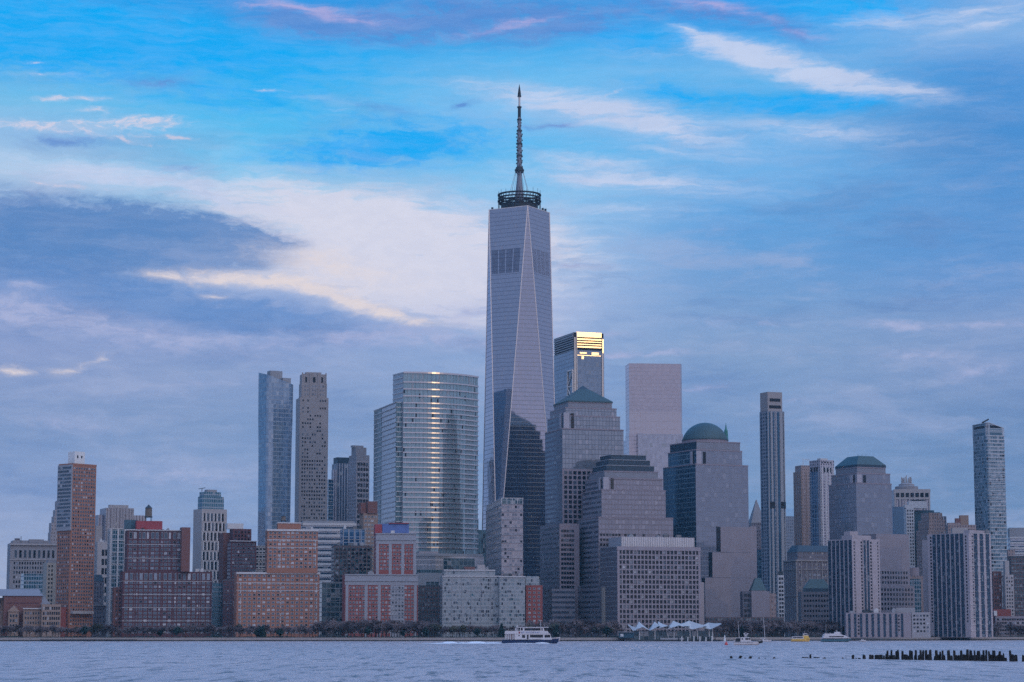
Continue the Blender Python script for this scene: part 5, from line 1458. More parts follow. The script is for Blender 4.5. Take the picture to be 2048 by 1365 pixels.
t = b.tier(M['brown_mix'], 2008, 2022, 2090, 1112, D=20); b.tier(M['tan_stone'], 2012, 2016, 2030, 1100, dY=20, D=8, part='upper_wall'); b.bands([t['F']], 7, .4, .3, M['frame_grey']); b.done()
b = Bld('white_balcony_slab', 'thin pale apartment slab with side balconies at the foot of the slender glass tower', 'building', 2012, 2020, 14)
t = b.tier(M['pale_stone'], 2006, 2010, 2027, 1150, D=10); b.wins(t['F'], 3, 3.2, 1.1, 1.6, DK(), mx=.5); b.tier(M['pale_stone'], 2007, 2010, 2018, 1122, z0=t['z1'], D=7, dY=1, part='upper_wall'); b.done()
b = Bld('old_brick_house', 'dull pink brick building squeezed between the right residential tower and the pale slab', 'building', 1988, 2030, 6)
t = b.tier(M['brown_brick'], 1983, 1986, 2003, 1143, D=12); b.wins(t['F'], 3, 3.4, 1.2, 1.6, DK(), mx=.6)
t2 = b.tier(M['red_brick'], 1984, 1987, 2022, 1219, D=12, dY=-30, part='low_wing'); b.box('roof_house', M['white_paint'], 1988, 1994, 1222, 1232, dY=-34, dep=3); b.done()

# -- residential towers on the water
def gateway(xl, xc, xr, yt, Y, ra, name, label, lmod=0):
    b = Bld(name, label, 'building', xc, Y, ra)
    t = b.tier(M['pink_concrete'], xl, xc, xr, yt, D=None)
    return b, t
b, t = gateway(1655, 1704, 1759, 1078, 1905, 40, 'residential_tower', 'pinkish concrete residential tower with blank pale walls, left of the wider residential tower')
f, L_ = t['F'], t['L']; z1 = t['z1']
for fr, w in ((.44, 1.9), (.56, 1.9)): b.strips(f, [f.L*fr], 2.3, M['gateway_strip'], z0=22, z1=z1-1)
m = MB(); m.obox(f.at(f.L*.2, (GZ+z1)/2, .1), f.d, f.L*.19, .5, z1-GZ-3); m.obox(f.at(f.L*.8, (GZ+z1)/2, .1), f.d, f.L*.19, .5, z1-GZ-3); m.obox(f.at(f.L*.5, (GZ+z1)/2, .2), f.d, .7, .7, z1-GZ); m.obox(f.at(f.L*.385, (GZ+z1)/2, .2), f.d, .6, .6, z1-GZ); m.obox(f.at(f.L*.615, (GZ+z1)/2, .2), f.d, .6, .6, z1-GZ); m.build('rib', M['pink_concrete'], b.root)
for k in range(int((z1-24)/2.75)):
    z = z1-3-2.75*k
    for fr in (.07, .33, .67, .93): b.w.append((f.at(f.L*fr, z), f.d, 1.5 if .1 < fr < .9 else .9, 1.6, M['glass_dark'], None))
m = MB(); n = 6
for k in range(n): m.obox(L_.at(L_.L*(.08+.84*k/(n-1)), (GZ+z1)/2, .05), L_.d, L_.L*.11, .5, z1-GZ-2)
for i, fc in enumerate(m.f):
    p = [m.v[q] for q in fc]; m.uv[i] = [((q[0]-L_.o[0])*L_.d[0]+(q[1]-L_.o[1])*L_.d[1], q[2]) for q in p]
m.build('window_column', M['gateway_strip'], b.root)
t1 = b.tier(M['pink_concrete'], 1683, 1704, 1742, 1071, z0=z1, dY=2.5, D=None, part='roof_house'); b.wins(t1['F'], 4, 2.7, 2, 1.6, DK(), mx=2)
b.box('roof_plant', M['pink_concrete'], 1700, 1716, 1063, 1072, dY=6, dep=8)
b.done()
b = Bld('wide_residential_tower', 'wide concrete residential tower with alternating pale ribs and dark blue window columns at the right', 'building', 1937, 1915, 52)
t = b.tier(M['pink_concrete'], 1854, 1937, 1981, 1066, D=None)
f, L_ = t['F'], t['L']; z1 = t['z1']
m = MB(); n = 7
for k in range(n): m.obox(L_.at(L_.L*(.17+.66*k/(n-1)), (GZ+z1)/2, .05), L_.d, L_.L*.075, .5, z1-GZ-1)
for k in (0, 1, 2): m.obox(f.at(f.L*(.3+.27*k), (GZ+z1)/2, .05), f.d, f.L*.15, .5, z1-GZ-1)
for i, fc in enumerate(m.f):
    p = [m.v[q] for q in fc]; ff = L_ if i < n*6 else f; m.uv[i] = [((q[0]-ff.o[0])*ff.d[0]+(q[1]-ff.o[1])*ff.d[1], q[2]) for q in p]
m.build('window_column', M['gateway_strip'], b.root)
for k in range(int((z1-14)/2.75)):
    z = z1-3-2.75*k
    b.w.append((L_.at(L_.L*.085, z), L_.d, 1.6, 1.6, M['glass_dark'], None)); b.w.append((L_.at(L_.L*.93, z), L_.d, 1.3, 1.6, M['glass_dark'], None)); b.w.append((f.at(f.L*.16, z), f.d, 1.5, 1.6, M['glass_dark'], None))
e1 = b.tier(M['pink_concrete'], 1848, 1862, 1880, 1080, dY=60, part='end_bay', D=10)
m = MB(); m.obox(f.at(f.L*.58, z1+1.2, -5), f.d, f.L*.9, 6, 2.6); m.build('roof_house', M['pink_concrete'], b.root)
b.bands([f], 5.5, .35, .3, M['frame_white'], part='balcony'); b.clutter(t, 4, 15); b.done()
# -- low white wings at their feet
b = Bld('low_pale_wing', 'low pale apartment wing with dark window strips at the foot of the residential towers', 'building', 1690, 1880, 5)
t = b.tier(M['wing_concrete'], 1688, 1692, 1822, 1226, D=14)
f = t['F']; random.seed(3)
m = MB()
for k in range(10):
    m.obox(f.at(f.L*(.05+.09*k), (GZ+t['z1'])/2, .05), f.d, f.L*.035, .5, t['z1']-GZ-1.5)
m.build('window_column', M['gateway_strip'], b.root); b.wins(f, 14, 2.9, 1.3, 1.5, DK(), mx=1, skip=lambda c, r: c % 3 != 2)
b.clutter(t, 6, 16); t2 = b.tier(M['white_render'], 1822, 1823, 1860, 1225, D=12, dY=-3, part='white_block'); b.wins(t2['F'], 5, 3.2, 1.6, 1.5, DK(), mx=.8)
b.box('roof_house', M['white_render'], 1792, 1830, 1216, 1227, dY=6, dep=7); b.done()
b = Bld('low_right_wing', 'low pale stone wing with square windows at the lower right edge', 'building', 1994, 1990, 4)
t = b.tier(M['wing_concrete'], 1988, 1991, 2080, 1233, D=14); b.wins(t['F'], 17, 3.1, 1.7, 1.6, DK(), mx=1); b.done()
b = Bld('shoreline_pavilion', 'small low white pavilion on the promenade under the wide residential tower', 'pavilion', 1945, 1972, 3)
t = b.tier(M['frame_white'], 1945, 1945, 1984, 1266, D=8); b.wins(t['F'], 6, 2.4, 1.8, 1.4, DD(), mx=1, zb=GZ+.4, zt=t['z1']-.4); b.done()
b = Bld('dark_atrium_block', 'dark teal glazed block framed by tan stone between the granite and wide residential towers', 'building', 1818, 2060, 5)
t = b.tier(M['tan_stone'], 1806, 1809, 1858, 1152, D=14); f = t['F']; m = MB(); m.obox(f.at(f.L*.42, (GZ+t['z1']-3)/2, .1), f.d, f.L*.46, .5, t['z1']-GZ-3); m.build('atrium_glass', M['teal_curtain'], b.root)
cx = K(1823, 1148)*2068; m = MB(); m.lathe(cx, 2068, [(7, t['z1']-.5), (7, t['z1']+7.5), (0, t['z1']+8)], 20, 0, False); m.build('drum', M['granite'], b.root); b.done()

# -- classical blocks left of the residential tower
b = Bld('mansard_stone_block', 'broad ornate stone office block with a dark mansard roof beside the slim ribbed tower', 'building', 1590, 2140, 22)
t = b.tier(M['stone_dark'], 1567, 1592, 1665, 1120, D=None); b.piers([t['F'], t['L']], 5.0, .9, .35, M['limestone'])
m = MB()
for dz, w in ((.6, 1.4), (9, .7), (34, .7)): m.obox(t['F'].at(t['W']/2, t['z1']-dz, .2), t['F'].d, t['W']+.5, w, w); m.obox(t['L'].at(t['L'].L/2, t['z1']-dz, .2), t['L'].d, t['L'].L, w, w)
m.build('cornice', M['limestone'], b.root)
t1 = b.tier(M['stone_dark'], 1574, 1595, 1664, 1104, z0=t['z1'], dY=3, D=None, part='attic'); hip(b, t1, M['slate_cap'], 1092, .82, .6, part='mansard_roof')
b.wins(t['F'], 7, 4.4, 2.6, 2.2, [M['glass_light'], M['glass_mid']], None, mx=3, zt=t['z1']-12, zb=t['z1']-30); b.done()
b = Bld('small_teal_roof_block', 'dark stone block with a low teal roof tucked in front of the mansard stone block', 'building', 1600, 2020, 8)
t = b.tier(M['dark_granite'], 1597, 1602, 1662, 1184, D=20)
t1 = b.tier(M['slate_cap'], 1606, 1610, 1662, 1177, z0=t['z1'], dY=2, D=15, part='attic'); hip(b, t1, M['copper_roof'], 1159, .5, .4)
b.wins(t['F'], 9, 4.5, 1.6, 1.9, DD(), mx=2); b.done()
b = Bld('copper_hip_roof_block', 'small pale granite block with a green hipped roof right of the dome tower', 'building', 1504, 1950, 8)
t = b.tier(M['granite_plain'], 1496, 1503, 1539, 1183, D=22); f = t['F']
t1 = b.tier(M['granite_plain'], 1498, 1503, 1533, 1181.5, z0=t['z1'], dY=2, D=16, part='attic'); hip(b, t1, M['copper_roof'], 1157, .35, .35)
t2 = b.tier(M['tan_stone'], 1534, 1535, 1552, 1187, D=18, dY=3, part='wing')
t3 = b.tier(M['dark_granite'], 1482, 1485, 1503, 1183, D=16, dY=3, part='wing'); b.wins(t3['F'], 2, 4.4, 2.4, 2.4, DD(), mx=1)
b.done()
b = Bld('white_stub_building', 'narrow white framed building with stacked windows left of the mansard stone block', 'building', 1556, 2010, 6)
t = b.tier(M['frame_white'], 1553, 1556, 1568, 1151, D=10); b.wins(t['F'], 2, 3.6, 1.8, 2.2, DD(), mx=.4); b.box('roof_house', M['dark_metal'], 1557, 1566, 1143, 1151, dY=2, dep=5); b.done()
b = Bld('dark_slot_tower', 'dark blue glass tower filling the gap between the dome tower and the slim ribbed tower', 'building', 1512, 2300, 5)
b.tier(M['blue_dark_grid'], 1508, 1511, 1530, 1100, D=12); b.tier(M['stone_dark'], 1505, 1508, 1520, 1060, D=10, dY=30, part='upper_wall'); b.done()
b = Bld('low_podium', 'long low brown podium along the promenade right of the white tent roof', 'building', 1412, 1915, 3)
t = b.tier(M['brown_mix'], 1408, 1412, 1568, 1235, D=10); b.done()


# ---------------------------------------------------------------- trees along the promenade
def nmat(name, a, b_, rough=.9):
    m, T, bs = newmat(name)
    oi = T.n('ShaderNodeObjectInfo'); tcn = T.n('ShaderNodeTexCoord')
    f = T.m('ADD', T.m('MULTIPLY', T.noise(tcn.outputs['Object'], .45, 3, .6), .9), T.m('MULTIPLY', T.m('SUBTRACT', oi.outputs['Random'], .5), .6), clamp=True)
    T.put(bs.inputs['Base Color'], T.mix(f, a, b_)); bs.inputs['Roughness'].default_value = rough
nmat('bare_twigs', (.085, .068, .078), (.23, .18, .18))
nmat('olive_leaves', (.05, .055, .045), (.13, .125, .085))
nmat('evergreen_leaves', (.010, .028, .026), (.025, .06, .05))
nmat('bark', (.05, .042, .042), (.10, .085, .08))
def make_tree(seed, H, R, kind):
    """tapered trunk, forking limbs and a crown of many small twig or leaf blades; the copies share its meshes"""
    rnd = random.Random(seed)
    t = empty('bare_tree' if kind == 'bare' else 'budding_tree' if kind == 'olive' else 'evergreen_tree', (0, 0, 0), 'tree', 'tree')
    tr = MB(); tips = []
    def grow(p, d, L, r, lev):
        q = p+d*L; tr.bar(p, q, r, n=5, r2=r*.62)
        if lev == 0: tips.append(q); return
        for _ in range(3 if lev > 1 else 4):
            nd = (d+Vector((rnd.uniform(-1, 1), rnd.uniform(-1, 1), rnd.uniform(-.1, .75)))*.75).normalized()
            grow(q, nd, L*rnd.uniform(.55, .8), r*.6, lev-1)
        tips.append(q)
    if kind == 'conifer':
        tr.bar((0, 0, 0), (0, 0, H*.95), .28, n=6, r2=.05)
    else:
        grow(Vector((0, 0, 0)), Vector((rnd.uniform(-.06, .06), 0, 1)), H*.30, .30, 3)
    tr.build('trunk', M['bark'], t)
    cr = MB()
    N = 430 if kind == 'bare' else 620
    for k in range(N):
        if kind == 'conifer':
            z = H*(.06+.92*rnd.random()**1.25); rr = R*(1-z/H)**.8*(.35+.65*rnd.random()**.5)
            a = rnd.uniform(0, 6.283); c = Vector((rr*math.cos(a), rr*math.sin(a), z)); s_ = .65
        else:
            c = rnd.choice(tips)+Vector((rnd.gauss(0, 1), rnd.gauss(0, 1), rnd.gauss(0, .8)))*R*.17
            rad = math.hypot(c.x, c.y)
            if rad > R*1.15: c.x *= R/rad; c.y *= R/rad
            c.z = min(max(c.z, H*.28), H); s_ = .55 if kind == 'olive' else 1.0
        d = Vector((rnd.gauss(0, 1), rnd.gauss(0, 1), rnd.gauss(.5, .7))).normalized()
        u = d.orthogonal().normalized()
        if kind == 'bare': w, l = .11+.10*rnd.random(), s_*(.7+rnd.random())
        else: w, l = s_*.5, s_*(.7+rnd.random()*.5)
        cr.face([c-u*w-d*l*.3, c+u*w-d*l*.3, c+u*w*.6+d*l, c-u*w*.6+d*l])
    cr.build('crown', M[{'bare': 'bare_twigs', 'olive': 'olive_leaves'}.get(kind, 'evergreen_leaves')], t)
    return t
protos = {'bare': [make_tree(i, 11.0, 4.6, 'bare') for i in range(4)], 'olive': [make_tree(20+i, 10.5, 4.4, 'olive') for i in range(2)],
          'round': [make_tree(30+i, 7.5, 3.4, 'dense') for i in range(2)], 'conifer': [make_tree(40, 9.5, 2.8, 'conifer')]}
used = set()
ZONES = [(120, 'school', 'below the brick school at the far left'), (235, 'tower', 'beside the foot of the orange brick tower'), (425, 'maroon', 'in front of the dark maroon brick block'),
         (475, 'gap', 'in the gap left of the orange brick block'), (640, 'orange', 'in front of the orange brick block'), (690, 'gapb', 'between the orange and red brick blocks'),
         (840, 'red', 'in front of the red brick block'), (885, 'gapc', 'in the dark gap right of the red brick block'), (1055, 'glass', 'in front of the grey green glass block'),
         (1245, 'granite', 'below the stepped granite towers'), (1450, 'tent', 'behind the white tent roof'), (1660, 'podium', 'in front of the low brown podium'),
         (1860, 'wing', 'in front of the low pale wing'), (2200, 'far', 'at the foot of the wide residential tower')]
KN = {'bare': 'bare grey brown tree', 'olive': 'olive budding tree', 'round': 'round dark evergreen tree', 'conifer': 'pointed dark evergreen tree'}
def place_tree(kind, x, dY, s, sz=None):
    k = random.randrange(len(protos[kind])); p = protos[kind][k]
    if p.name not in used: used.add(p.name); o = p
    else: o = copy_tree(p)
    Y = quay(x)+dY; o.location = (K(x, 1270)*Y, Y, GZ); o.scale = (s, s, (sz or s)); o.rotation_euler = (0, 0, random.uniform(0, 6.28))
    z = [q for q in ZONES if x < q[0]][0]
    o['label'] = KN[kind]+' '+z[2]; o['category'] = 'tree'; o['group'] = KN[kind]+'s '+z[2]
random.seed(11)
x = -4
while x < 2056:
    if not (1248 < x < 1420): place_tree('bare', x+random.uniform(-3, 3), random.uniform(8, 34), random.uniform(.8, 1.1)*(1.2 if 640 < x < 860 or x > 1450 else 1.0))
    x += random.uniform(5.5, 9)
for x in list(range(640, 870, 9))+list(range(1055, 1245, 12)): place_tree('bare', x+random.uniform(-4, 4), random.uniform(14, 26), random.uniform(1.2, 1.55))
for x in range(1446, 1860, 8): place_tree('bare', x+random.uniform(-4, 4), random.uniform(14, 44), random.uniform(1.25, 1.6))
for x in (155, 172, 184, 196, 480, 872, 905, 925, 1060, 1110, 1195, 1220): place_tree('olive', x, random.uniform(10, 18), random.uniform(.9, 1.4))
for x in (166, 320, 352, 514, 521, 560, 736, 806, 852, 955, 1006, 1112, 1214, 1826): place_tree('round', x, random.uniform(5, 9), random.uniform(.8, 1.3))
for x in (519, 526, 1003, 1113, 1484, 1838): place_tree('conifer', x, random.uniform(6, 9), random.uniform(.95, 1.25))
# low hedge and undergrowth at the back of the promenade: nobody could count it
m = MB(); rnd = random.Random(5)
for k in range(6000):
    x = rnd.uniform(-10, 2060)
    if 1250 < x < 1435: continue
    Y = quay(x)+rnd.uniform(5.5, 8.5); hh = .9+.8*math.sin(x*.07)*math.sin(x*.023+1)
    c = Vector((K(x, 1270)*Y, Y, GZ+rnd.random()*max(.5, hh))); u = Vector((rnd.gauss(0, 1), rnd.gauss(0, 1), rnd.gauss(0, 1))).normalized(); v = u.orthogonal().normalized()
    s = .38; m.face([c-u*s-v*s, c+u*s-v*s, c+u*s+v*s, c-u*s+v*s])
tag(m.build('hedge', M['evergreen_leaves'], None, (0, 0, 0)), 'low dark hedge running along the back of the promenade', 'hedge', kind='stuff')

# lamp posts on the promenade
def lamp(x):
    Y = quay(x)+2.2; o = empty('street_lamp', (K(x, 1270)*Y, Y, GZ), 'thin promenade lamp post with a pale globe beside the river wall', 'street lamp', 'lamp posts along the promenade')
    bx = o.location; m = MB(); m.bar(bx, bx+Vector((0, 0, 3.6)), .07, n=5, r2=.05); m.build('post', M['dark_metal'], o)
    m = MB(); m.lathe(bx.x, bx.y, [(0, bx.z+3.6), (.24, bx.z+3.75), (.26, bx.z+4.0), (.12, bx.z+4.2), (0, bx.z+4.22)], 8); m.build('globe', M['white_paint'], o); return o
L0 = lamp(30)
for x in range(62, 2040, 34):
    if 1245 < x < 1440: continue
    o = copy_tree(L0); Y = quay(x)+2.2; o.location = (K(x, 1270)*Y, Y, GZ)

# ---------------------------------------------------------------- ferry landing with its tent roof
Yq = 1788.0
ft = empty('ferry_landing', (K(1340, 1270)*Yq, Yq, 0), 'ferry landing with a peaked white tent roof over teal glass walls on the water', 'ferry terminal')
X = lambda x: K(x, 1262)*Yq
Zr = lambda y: Zat(1340, y, Yq)
m = MB(); m.prism([(X(1250), Yq-7), (X(1440), Yq-7), (X(1440), Yq+13), (X(1250), Yq+13)], .1, 1.3); m.build('pontoon', M['dark_metal'], ft)
m = MB(); m.prism([(X(1268), Yq-1), (X(1425), Yq-1), (X(1425), Yq+9), (X(1268), Yq+9)], 1.31, Zr(1262)); m.build('glass_wall', M['garden_glass'], ft)
m = MB()
tents = [(1274, 1256, 1250, 1249), (1276, 1308, 1260.5, 1243.5), (1308, 1345, 1260, 1244), (1338, 1376, 1259.5, 1242.5), (1362, 1400, 1258, 1242), (1392, 1438, 1256, 1248)]
# each bay: four low corners and a mast peak, a saddle between them
def tent(x0, x1, yv, yp, px, yl, yrr, front=-9, backo=11):
    p = [Vector((X(x0), Yq+front, Zr(yl))), Vector((X((x0+x1)/2), Yq+front+2, Zr(yv))), Vector((X(x1), Yq+front, Zr(yrr))), Vector((X(x1), Yq+backo, Zr(yrr)+.5)), Vector((X((x0+x1)/2), Yq+backo, Zr(yv)+.5)), Vector((X(x0), Yq+backo, Zr(yl)+.5))]
    a = Vector((X(px), Yq+1, Zr(yp)))
    mm = MB()
    for i in range(6):
        q, r = p[i], p[(i+1) % 6]
        # curved saddle: subdivide towards the apex
        N = 5; rows = []
        for k in range(N+1):
            t_ = k/N; bow_ = -(t_*(1-t_))*1.5
            rows.append((q.lerp(a, t_)+Vector((0, 0, bow_)), r.lerp(a, t_)+Vector((0, 0, bow_))))
        for (q0, r0), (q1, r1) in zip(rows, rows[1:]):
            mm.face([q0, r0, r1, q1] if (r1-q1).length > 1e-4 else [q0, r0, q1], None, 0, True)
            dn = Vector((0, 0, .12)); mm.face([q1-dn, r1-dn, r0-dn, q0-dn] if (r1-q1).length > 1e-4 else [q1-dn, r0-dn, q0-dn], None, 0, True)
        dn = Vector((0, 0, .12)); mm.face([q, q-dn, r-dn, r])
    return mm
for (x0, x1, yv, yp, px, yl, yr_) in ((1254, 1276, 1262, 1249, 1257, 1249, 1257), (1268, 1300, 1254, 1243.5, 1278, 1262, 1262), (1298, 1336, 1252, 1243.5, 1309, 1262, 1262),
                                      (1318, 1352, 1252, 1243, 1316, 1256, 1262), (1334, 1378, 1252, 1242, 1347, 1258, 1253), (1356, 1412, 1259, 1241.5, 1379, 1251, 1252), (1398, 1442, 1259, 1245.5, 1417, 1255, 1248)):
    mm = tent(x0, x1, yv, yp, px, yl, yr_); mm.build('tent_canopy', M['tent_fabric'], ft)
for x, x2 in ((1278, 1278), (1309, 1309), (1331, 1337), (1347, 1347), (1379, 1379), (1394, 1394), (1417, 1417), (1424, 1424)):
    m = MB(); m.bar((X(x2), Yq-6, .8), (X(x), Yq-4, Zr(1256)), .32, n=6); m.build('mast', M['frame_white'], ft)
for i, x in enumerate(range(1356, 1432, 6)):
    m = MB(); m.bar((X(x), Yq-7.6, -.5), (X(x), Yq-7.6, 3.2+(i % 3)*.5), .42, n=7); m.build('fender_pile', M['white_paint'] if i % 2 else M['black_metal'], ft)
m = MB()
for x in range(1270, 1426, 9): m.obox((X(x), Yq-1.1, (1.3+Zr(1262))/2), (1, 0), .14, .2, Zr(1262)-1.3)
m.build('wall_mullion', M['frame_grey'], ft)
m = MB(); m.obox((X(1344), Yq-7.2, 2.0), (1, 0), X(1366)-X(1316), .2, 1.4); m.build('boarding_rail', M['frame_grey'], ft)
gb = empty('waterfront_kiosk', (K(1256, 1270)*1815, 1815, GZ), 'small dark kiosk with a pale sign panel left of the white tent roof', 'kiosk')
bx = gb.location; m = MB(); m.obox((bx.x, bx.y, GZ+2.2), (1, 0), 15, 6, 4.4); m.build('wall', M['teal_panel'], gb)
m = MB(); m.obox((bx.x, bx.y, GZ+4.7), (1, 0), 17, 8, .5); m.build('roof', M['frame_grey'], gb); m = MB(); m.obox((bx.x-5, bx.y-3.1, GZ+2.2), (1, 0), 2.4, .3, 2.2); m.build('sign_panel', M['white_paint'], gb)
for x in range(1288, 1300): pass
# small low shed and pier at the far left shore
m = MB(); c = P(150, 1281, 1786); m.obox((c.x+10, 1790, .9), (1, 0), 75, 9, 1.0)
tag(m.build('floating_dock', M['black_metal'], None, (c.x, 1790, 0)), 'low black floating dock at the shore below the orange tower', 'dock')

# ---------------------------------------------------------------- boats
plain('hull_navy', (.006, .022, .085), .35, 0, .06, .5)
plain('hull_white', (.62, .60, .62), .4, 0, .05, .5)
plain('cabin_glass', (.025, .025, .032), .15, .3, .1, .5)
plain('yellow_paint', (.72, .46, .10), .5, 0, .06)
plain('teal_hull', (.05, .15, .20), .4, 0, .06)
plain('red_paint', (.55, .06, .05), .5, 0, .06)
plain('letter_blue', (.05, .12, .38), .6, 0, .02)
plain('foam', (.72, .76, .82), .9, 0, .1, .4)
def hull_rings(L, B, zb, zs, zbow, rake=3.0, n=14, tr=.85, inset=.0):
    rings = []
    for i in range(n+1):
        t_ = i/n; x = L*t_
        w = B*(tr+(1-tr)*min(1, t_*4)) if t_ < .55 else B*max(.02, 1-((t_-.55)/.45)**2.2)
        zt = zs+(zbow-zs)*max(0, (t_-.45)/.55)**1.6
        xb = x-rake*max(0, (t_-.75)/.25)**1.3
        rings.append([Vector((xb, -w*.62, zb)), Vector((x*1.0-rake*.4*max(0, (t_-.75)/.25), -w*.96, zb+(zt-zb)*.45)), Vector((x, -w, zt)), Vector((x, w, zt)), Vector((x*1.0-rake*.4*max(0, (t_-.75)/.25), w*.96, zb+(zt-zb)*.45)), Vector((xb, w*.62, zb))])
    return rings
class Boat:
    """parts are modelled stern at x = 0, bow along +x, then carried to their place"""
    def __init__(s, name, label, cat, x_stern, Y, yaw=0, group=None):
        s.o = empty(name, (K(x_stern, 1270)*Y, Y, 0), label, cat, group); s.o.rotation_euler = (0, 0, math.radians(yaw))
    def part(s, name, mb, mat):
        o = mb.build(name, mat, None, (0, 0, 0)); o.parent = s.o; return o
    def slab(s, name, mat, x0, x1, y0, z0, z1, fs=0.0, bs=0.0, tw=1.0):
        """cabin-like block symmetric about the keel; fs and bs slope its front and back inwards at the top"""
        m = MB(); m.prism([(x0, -y0), (x1, -y0), (x1, y0), (x0, y0)], z0, z1, 0, 0, poly2=[(x0+bs, -y0*tw), (x1-fs, -y0*tw), (x1-fs, y0*tw), (x0+bs, y0*tw)])
        return s.part(name, m, mat)
f = Boat('passenger_ferry', 'white and navy two-deck passenger ferry crossing the river at the middle', 'ferry', 1003.5, 1500, 0)
S_ = 1500/F
m = MB(); m.loft(hull_rings(115.5*S_, 4.6, -.6, 2.0, 3.4, 2.6), 0, False); f.part('hull', m, M['hull_navy'])
m = MB()
R1 = hull_rings(116.2*S_, 4.7, 2.02, 2.7, 4.3, 0.4); m.loft([[r[0]+Vector((0, 0, 0)), r[2], r[3], r[5]] for r in R1], 0, False); f.part('bulwark', m, M['hull_white'])
f.slab('main_cabin', M['hull_white'], 8.5, 33.2, 4.2, 2.5, 6.6, 1.4)
f.slab('side_strake', M['hull_white'], 1.8, 31.2, 4.45, 6.3, 8.2, .8, .4)
f.slab('upper_cabin', M['hull_white'], 12.0, 28.2, 3.7, 8.2, 10.4, .6, .2)
f.slab('roof', M['hull_white'], 9.5, 31.0, 4.1, 10.4, 10.85, .2)
f.slab('wheelhouse', M['cabin_glass'], 28.2, 31.0, 3.3, 8.2, 10.3, 1.2)
for (x0, x1, z0, z1, y) in ((18.6, 27.2, 3.9, 5.7, 4.24), (28.2, 32.0, 3.9, 5.6, 4.24), (13.4, 15.4, 3.7, 5.6, 4.24), (11.0, 11.8, 4.8, 5.6, 4.24), (16.6, 17.7, 2.9, 5.7, 4.25),
                         (12.6, 13.8, 8.5, 10.1, 3.72), (15.0, 25.6, 8.45, 10.0, 3.72), (26.2, 27.0, 8.45, 10.0, 3.72)):
    m = MB(); m.obox(((x0+x1)/2, 0, (z0+z1)/2), (1, 0), x1-x0, y*2, z1-z0); f.part('window' if x1-x0 < 20 and (x0, z0) != (16.6, 2.9) else 'door', m, M['cabin_glass'])
m = MB()
for x in (2.4, 3.4, 4.6, 6.0, 7.4): m.obox((x, 0, 4.6), (1, 0), .5, 8.5, 3.8)
f.part('stern_panel', m, M['frame_white'])
f.slab('stern_wall', M['pink_concrete'], 2.2, 8.4, 3.6, 2.4, 6.3)
m = MB(); m.obox((6.3, 0, 4.2), (1, 0), .9, 7.6, 3.2); f.part('stern_door', m, M['brown_brick'])
m = MB(); m.obox((9.9, 0, 9.2), (1, 0), 2.2, 3, 2.0); m.bar((9.9, 0, 10), (10.3, 0, 12.2), .45, n=6, r2=.2); f.part('funnel', m, M['hull_white'])
m = MB(); m.bar((25.6, 0, 10.8), (25.6, 0, 15.2), .12, n=5); m.obox((25.6, 0, 15.1), (1, 0), 1.6, .3, .25); m.obox((25.6, 0, 12.4), (1, 0), 1.0, .3, .2); m.bar((28.2, 0, 10.8), (28, 0, 13.4), .08, n=4); m.bar((4.4, 0, 8), (4.4, 0, 9.5), .07, n=4); f.part('mast', m, M['frame_white'])
m = MB(); 
for k in range(16): m.bar((3.0+k*.6, -4.2, 8.2), (3.0+k*.6, -4.2, 8.9), .04, n=4)
m.bar((2.6, -4.2, 8.9), (12, -4.2, 8.9), .05, n=4); f.part('deck_rail', m, M['frame_white'])
# lettering on the side strake
tx = bpy.data.curves.new('lettering', 'FONT'); tx.body = 'NY WATERWAY'; tx.size = 1.45; tx.extrude = .03; tx.align_x = 'LEFT'; tx.space_character = 1.25
to = bpy.data.objects.new('lettering_source', tx); COL.objects.link(to)
bpy.context.view_layer.update()
me = bpy.data.meshes.new_from_object(to.evaluated_get(bpy.context.evaluated_depsgraph_get())); bpy.data.objects.remove(to)
lo_ = bpy.data.objects.new('lettering', me); me.materials.clear(); me.materials.append(M['letter_blue']); COL.objects.link(lo_); lo_.parent = f.o
lo_.location = (12.8, -4.52, 6.75); lo_.rotation_euler = (math.pi/2, 0, 0)
m = MB(); m.obox((11.6, -4.46, 7.2), (1, 0), 1.0, .1, 1.1); f.part('emblem', m, M['red_panel'])
# wake
def foam_patch(name, label, pts, seed, hmax, Y):
    rnd = random.Random(seed); m = MB()
    for (x0, x1, d0, w, h) in pts:
        n = int((x1-x0)*5)
        for k in range(n):
            t_ = rnd.random(); x = x0+(x1-x0)*t_; hh = h*math.sin(math.pi*t_)**.6*(.3+.7*rnd.random())*hmax
            y = Y+d0+rnd.gauss(0, w); s = rnd.uniform(.5, 1.5); cx = K(x, 1275)*Y
            ring_ = [(cx+s*1.5*math.cos(a)*rnd.uniform(.7, 1.2), y+s*2*math.sin(a), .03) for a in [k2*1.047 for k2 in range(6)]]
            for i in range(6): m.face([ring_[i], ring_[(i+1) % 6], (cx, y, .08+hh)], None, 0, True)
    o = m.build(name, M['foam'], None, (0, 0, 0)); tag(o, label, 'foam', kind='stuff'); return o
foam_patch('wake', 'white churned wake trailing left behind the passenger ferry', [(862, 905, 0, 3, .35), (884, 915, 2, 3, 1.5), (915, 935, 0, 3, .7), (932, 975, 0, 3, 1.5), (965, 1006, 0, 3, .7), (1010, 1085, -5.3, .6, .35), (1068, 1098, -5, .6, .9), (850, 900, -10, 6, .1)], 3, 1.0, 1500)

